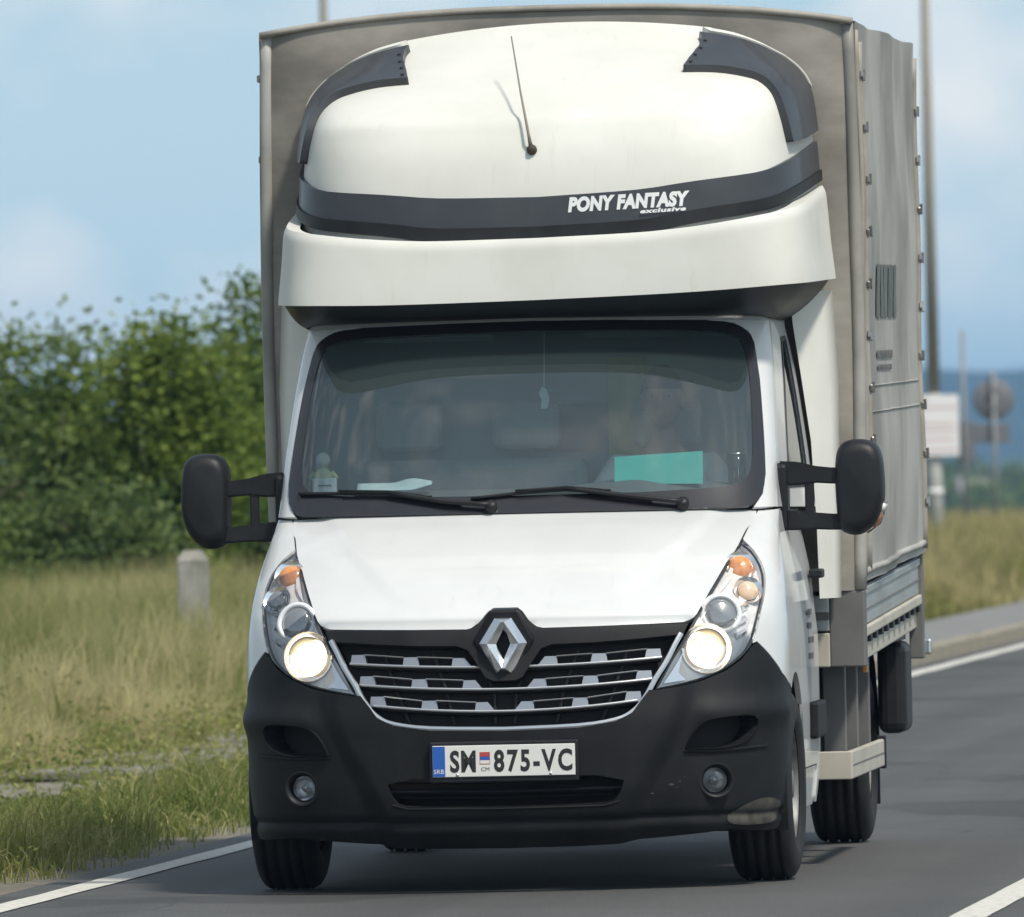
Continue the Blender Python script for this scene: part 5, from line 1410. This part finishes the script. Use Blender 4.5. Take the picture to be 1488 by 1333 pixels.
# hands: palm and five bent fingers closed round the rim
for sg, g in ((1, gr[0]), (-1, gr[1])):
    rad = (g - cw).normalized(); tang = ax_.cross(rad).normalized(); wrist = g + Vector((sg * .01, .07, .01)); inn = -ax_
    palm = g + rad * .010 + Vector((0, .025, .012))
    hn = [(tuple(wrist), (.026, .019)), (tuple(palm), (.034, .016))]; he = [(0, 1)]
    for k, (off, ln) in enumerate(((-.030, .9), (-.010, 1.0), (.011, .95), (.030, .8))):
        b = len(hn); kn = palm + tang * off + Vector((0, -.018, .012)); p1 = g + tang * off - rad * .004 + Vector((0, -.026 * ln, .014)); p2 = g + tang * off - rad * .022 * ln + Vector((0, -.016, -.006)); p3 = g + tang * off - rad * .016 + Vector((0, .006, -.018))
        hn += [(tuple(kn), .010), (tuple(p1), .009), (tuple(p2), .0085), (tuple(p3), .0075)]; he += [(1, b), (b, b + 1), (b + 1, b + 2), (b + 2, b + 3)]
    b = len(hn); hn += [(tuple(palm - rad * .018 - tang * .022 + Vector((0, .004, 0))), .012), (tuple(g - rad * .026 - tang * .045 + Vector((0, -.004, .008))), .010), (tuple(g - rad * .020 - tang * .068 + Vector((0, -.012, .010))), .0085)]
    he += [(1, b), (b, b + 1), (b + 1, b + 2)]
    hv, hf = skin_mesh(hn, he, 1); bodyparts.append((hv, hf)); matid += [0] * len(hf)
# head with modelled face
bm = bmesh.new(); bmesh.ops.create_uvsphere(bm, u_segments=40, v_segments=30, radius=1.0)
hc = Vector(H(0, -.060, .762))
for v in bm.verts:
    x, y, z = v.co
    fx, fy, fz = .076, .098, .118
    if z < 0: fx *= 1 - .22 * (-z) ** 1.3; fy *= 1 - .10 * (-z)
    q = Vector((x * fx, y * fy, z * fz))
    if y < -.2:
        fr = min(1, (-y - .2) / .5)
        gx = lambda c, s: math.exp(-((q.x - c) / s) ** 2); gz = lambda c, s: math.exp(-((q.z - c) / s) ** 2)
        q.y -= fr * (.024 * gx(0, .011) * gz(-.022, .018) + .012 * gx(0, .009) * gz(.0, .02))       # nose
        q.y += fr * (.010 * (gx(.031, .014) + gx(-.031, .014)) * gz(.006, .010))                       # eye sockets
        q.y -= fr * .006 * gz(.026, .010) * (gx(.03, .022) + gx(-.03, .022))                           # brow
        q.y -= fr * (.006 * gx(0, .022) * (gz(-.055, .006) + gz(-.067, .007)) - .005 * gx(0, .024) * gz(-.061, .0035))   # lips
        q.y -= fr * .008 * gx(0, .02) * gz(-.095, .014)                                                # chin
    v.co = hc + q
HV = [v.co.copy() for v in bm.verts]; HF = [tuple(v.index for v in f.verts) for f in bm.faces]; bm.free()
bodyparts.append((HV, HF)); matid += [0] * len(HF)
for sg in (-1, 1):
    bm = bmesh.new(); bmesh.ops.create_uvsphere(bm, u_segments=12, v_segments=8, radius=1.0)      # ear
    bodyparts.append(([hc + Vector((sg * (.076 + v.co.x * .008), .005 + v.co.y * .018, -.008 + v.co.z * .031)) for v in bm.verts], [tuple(v.index for v in f.verts) for f in bm.faces])); matid += [0] * len(bm.faces); bm.free()
    for mi_, r_, dy in ((1, .0105, 0), (2, .0055, -.0070)):
        bm = bmesh.new(); bmesh.ops.create_uvsphere(bm, u_segments=12, v_segments=8, radius=r_)
        bodyparts.append(([hc + Vector((sg * .031, -.0735 + dy, .006)) + v.co for v in bm.verts], [tuple(v.index for v in f.verts) for f in bm.faces])); matid += [mi_] * len(bm.faces); bm.free()
V, F = merge(bodyparts)
person = empty('person', TRUCK_LOC, TRUCK_RZ)
tag(person, 'driver in a pale grey shirt seated behind the windscreen holding the wheel', 'person')
pb = mesh_obj('body', V, F, [M_skin, M_eye2, M_iris], person, True)
pb.data.polygons.foreach_set('material_index', matid)
# hair, shirt, trousers
bm = bmesh.new(); bmesh.ops.create_uvsphere(bm, u_segments=32, v_segments=24, radius=1.0)
for f in [f for f in bm.faces if (f.calc_center_median().z < .30 and f.calc_center_median().y < -.05) or f.calc_center_median().z < -.35]: bm.faces.remove(f)
for v in bm.verts: v.co = hc + Vector((v.co.x * .082, v.co.y * .106, v.co.z * .127 + .002)) * (1 + .02 * math.sin(v.co.x * 30) * math.sin(v.co.y * 26))  if False else hc + Vector((v.co.x * .082, v.co.y * .106, v.co.z * .127 + .002))
bm_obj('hair', bm, M_hair, person, True)
sn = [(H(0, 0, .04), (.172, .14)), (H(0, -.01, .25), (.155, .118)), (H(0, -.02, .42), (.172, .122)), (H(0, -.01, .535), (.105, .085))]
se_ = [(0, 1), (1, 2), (2, 3)]
for sg in (1, -1):
    b = len(sn); sn += [(H(sg * .175, -.01, .49), .078), (tuple(Vector(H(sg * .228, -.05, .40))), .070), (tuple(Vector(H(sg * .255, -.115, .32))), .066)]; se_ += [(2, b), (b, b + 1), (b + 1, b + 2)]
V, F = skin_mesh(sn, se_, 0); mesh_obj('shirt', V, F, M_shirt, person, True)
tn = [(H(0, 0, .03), (.165, .135))]; te = []
for sg in (1, -1):
    b = len(tn); tn += [(H(sg * .10, -.05, -.01), (.098, .09)), (H(sg * .14, -.26, .0), .088), (H(sg * .15, -.44, 0), .074), (H(sg * .15, -.50, -.20), .064), (H(sg * .14, -.52, -.33), .056)]; te += [(0, b), (b, b + 1), (b + 1, b + 2), (b + 2, b + 3), (b + 3, b + 4)]
V, F = skin_mesh(tn, te, 0); mesh_obj('trousers', V, F, M_jean, person, True)

# ------------------------------------------------------------------ things lying in the cab
M_teal = mat('turquoise_card', (0.055, 0.50, 0.43), 0.6, var=(0.085, 0.55, 0.48), scale=6)
M_paper = mat('paper', (0.70, 0.78, 0.80), 0.8, var=(0.58, 0.68, 0.72), scale=14)
def in_cab(name, label, cat, loc, rz=0.0):
    o = empty(name, tw(loc), TRUCK_RZ + rz); return tag(o, label, cat)
c = in_cab('card', 'turquoise rectangular card propped on the dashboard before the driver', 'card', (.492, 1.115, 1.475), R(-2))
mesh_obj('sheet', [(-.165, -.003, .0), (.165, .0, -.006), (.162, .045, .115), (-.168, .042, .100), (-.165, .0, .0), (.165, .003, -.006), (.162, .048, .115), (-.168, .045, .100)], [(0, 1, 2, 3), (7, 6, 5, 4), (0, 4, 5, 1), (1, 5, 6, 2), (2, 6, 7, 3), (3, 7, 4, 0)], M_teal, c)
c = in_cab('paper_sheet', 'crumpled white paper lying on the dashboard', 'paper', (-.49, 1.06, 1.466), R(4))
def crump(u, v): return (-.14 + .28 * u, -.02 + .16 * v, .004 + .028 * v + (.020 * sm(.45, .8, u) * (1 + math.sin(7 * u + 4 * v)) * .6))
o = sheet('sheet', 14, 6, crump, M_paper, c); md = o.modifiers.new('thickness', 'SOLIDIFY'); md.thickness = .002
c = in_cab('permit_card', 'small pale permit card standing in the windscreen corner', 'card', (-.755, 1.10, 1.462), R(12))
rbox('sheet', -.045, .045, -.003, .003, .0, .058, M_paper, c, bev=.001)
rbox('printed_line', -.025, .025, -.0042, -.0028, .028, .034, P_print, c, bev=0)
M_fig1 = mat('figurine_pale', (0.62, 0.58, 0.56), 0.5); M_fig2 = mat('figurine_green', (0.36, 0.42, 0.22), 0.6)
c = in_cab('figurine', 'little figurine with pale head and green body above the permit card', 'figurine', (-.765, 1.16, 1.462))
lathe('figure_body', [(0, 0), (0, .038), (.03, .042), (.07, .036), (.09, .02), (.10, .012)], M_fig2, c, 'z', 20)
lathe('figure_head', [(.098, .0), (.10, .016), (.115, .026), (.135, .027), (.150, .016), (.156, 0)], M_fig1, c, 'z', 20)
for sx_ in (-1, 1):
    V, F = tube_data([(sx_ * .032, 0, .078), (sx_ * .052, -.01, .055)], [.011, .009], 8); mesh_obj('figure_arm', V, F, M_fig2, c, True)
c = in_cab('drinking_glass', 'dark drink in a clear glass standing at the pillar end of the dashboard', 'glass', (.775, 1.22, 1.462))
lathe('glass_wall', [(.0, 0), (.0, .030), (.115, .038), (.115, .035), (.005, .027), (.005, 0)], P_lens, c, 'z', 24)
lathe('drink', [(.006, 0), (.006, .026), (.080, .032), (.080, 0)], P_dash, c, 'z', 24)
lathe('rim_ring', [(.112, .036), (.118, .037), (.118, .034), (.112, .036)], P_chrome, c, 'z', 24)
c = in_cab('hanging_tag', 'small white air freshener tag hanging mid windscreen', 'tag', (.03, 1.56, 1.76))
mesh_obj('tag_leaf', [(-.012, 0, 0), (.014, .004, .004), (.022, .002, .04), (.012, 0, .075), (-.006, -.003, .085), (-.018, 0, .06), (-.008, .002, .035)], [(0, 1, 2, 3, 4, 5, 6)], M_paper, c)
V, F = tube_data([(.002, 0, .082), (.0, .06, .20), (0, .09, .30)], .0022, 5); mesh_obj('tag_string', V, F, M_paper, c)
M_vest = mat('faded_yellow_vest', (0.34, 0.38, 0.07), 0.8, var=(.28, .30, .06), scale=8)
c = in_cab('safety_vest', 'faded yellow vest hanging behind the driver on the cab wall', 'vest', (.30, 2.07, 1.50))
o = sheet('cloth', 10, 12, lambda u, v: (-.07 + (.13 + .10 * (1 - v)) * u, .02 * math.sin(u * 9) * (1 - v), .55 * v - .10), M_vest, c); o.modifiers.new('thickness', 'SOLIDIFY').thickness = .004

# ------------------------------------------------------------------ air
M_haze = bpy.data.materials.new('hazy_air'); M_haze.use_nodes = True; nt = M_haze.node_tree; nt.nodes.clear()
ho = nd(nt, 'ShaderNodeOutputMaterial'); hv_ = nd(nt, 'ShaderNodeVolumePrincipled')
hv_.inputs['Color'].default_value = (0.38, 0.64, 1.0, 1); hv_.inputs['Density'].default_value = 1.5e-4; hv_.inputs['Anisotropy'].default_value = 0.0
nt.links.new(hv_.outputs[0], ho.inputs['Volume'])
V = [(x, y, z) for z in (-14.0, 44.0) for x, y in ((-9500, -260), (9500, -260), (9500, 12500), (-9500, 12500))]
hz = mesh_obj('haze', V, [(3, 2, 1, 0), (4, 5, 6, 7), (0, 1, 5, 4), (1, 2, 6, 5), (2, 3, 7, 6), (3, 0, 4, 7)], M_haze)
tag(hz, 'thin pale haze filling the air towards the far hills', 'haze', kind='stuff')
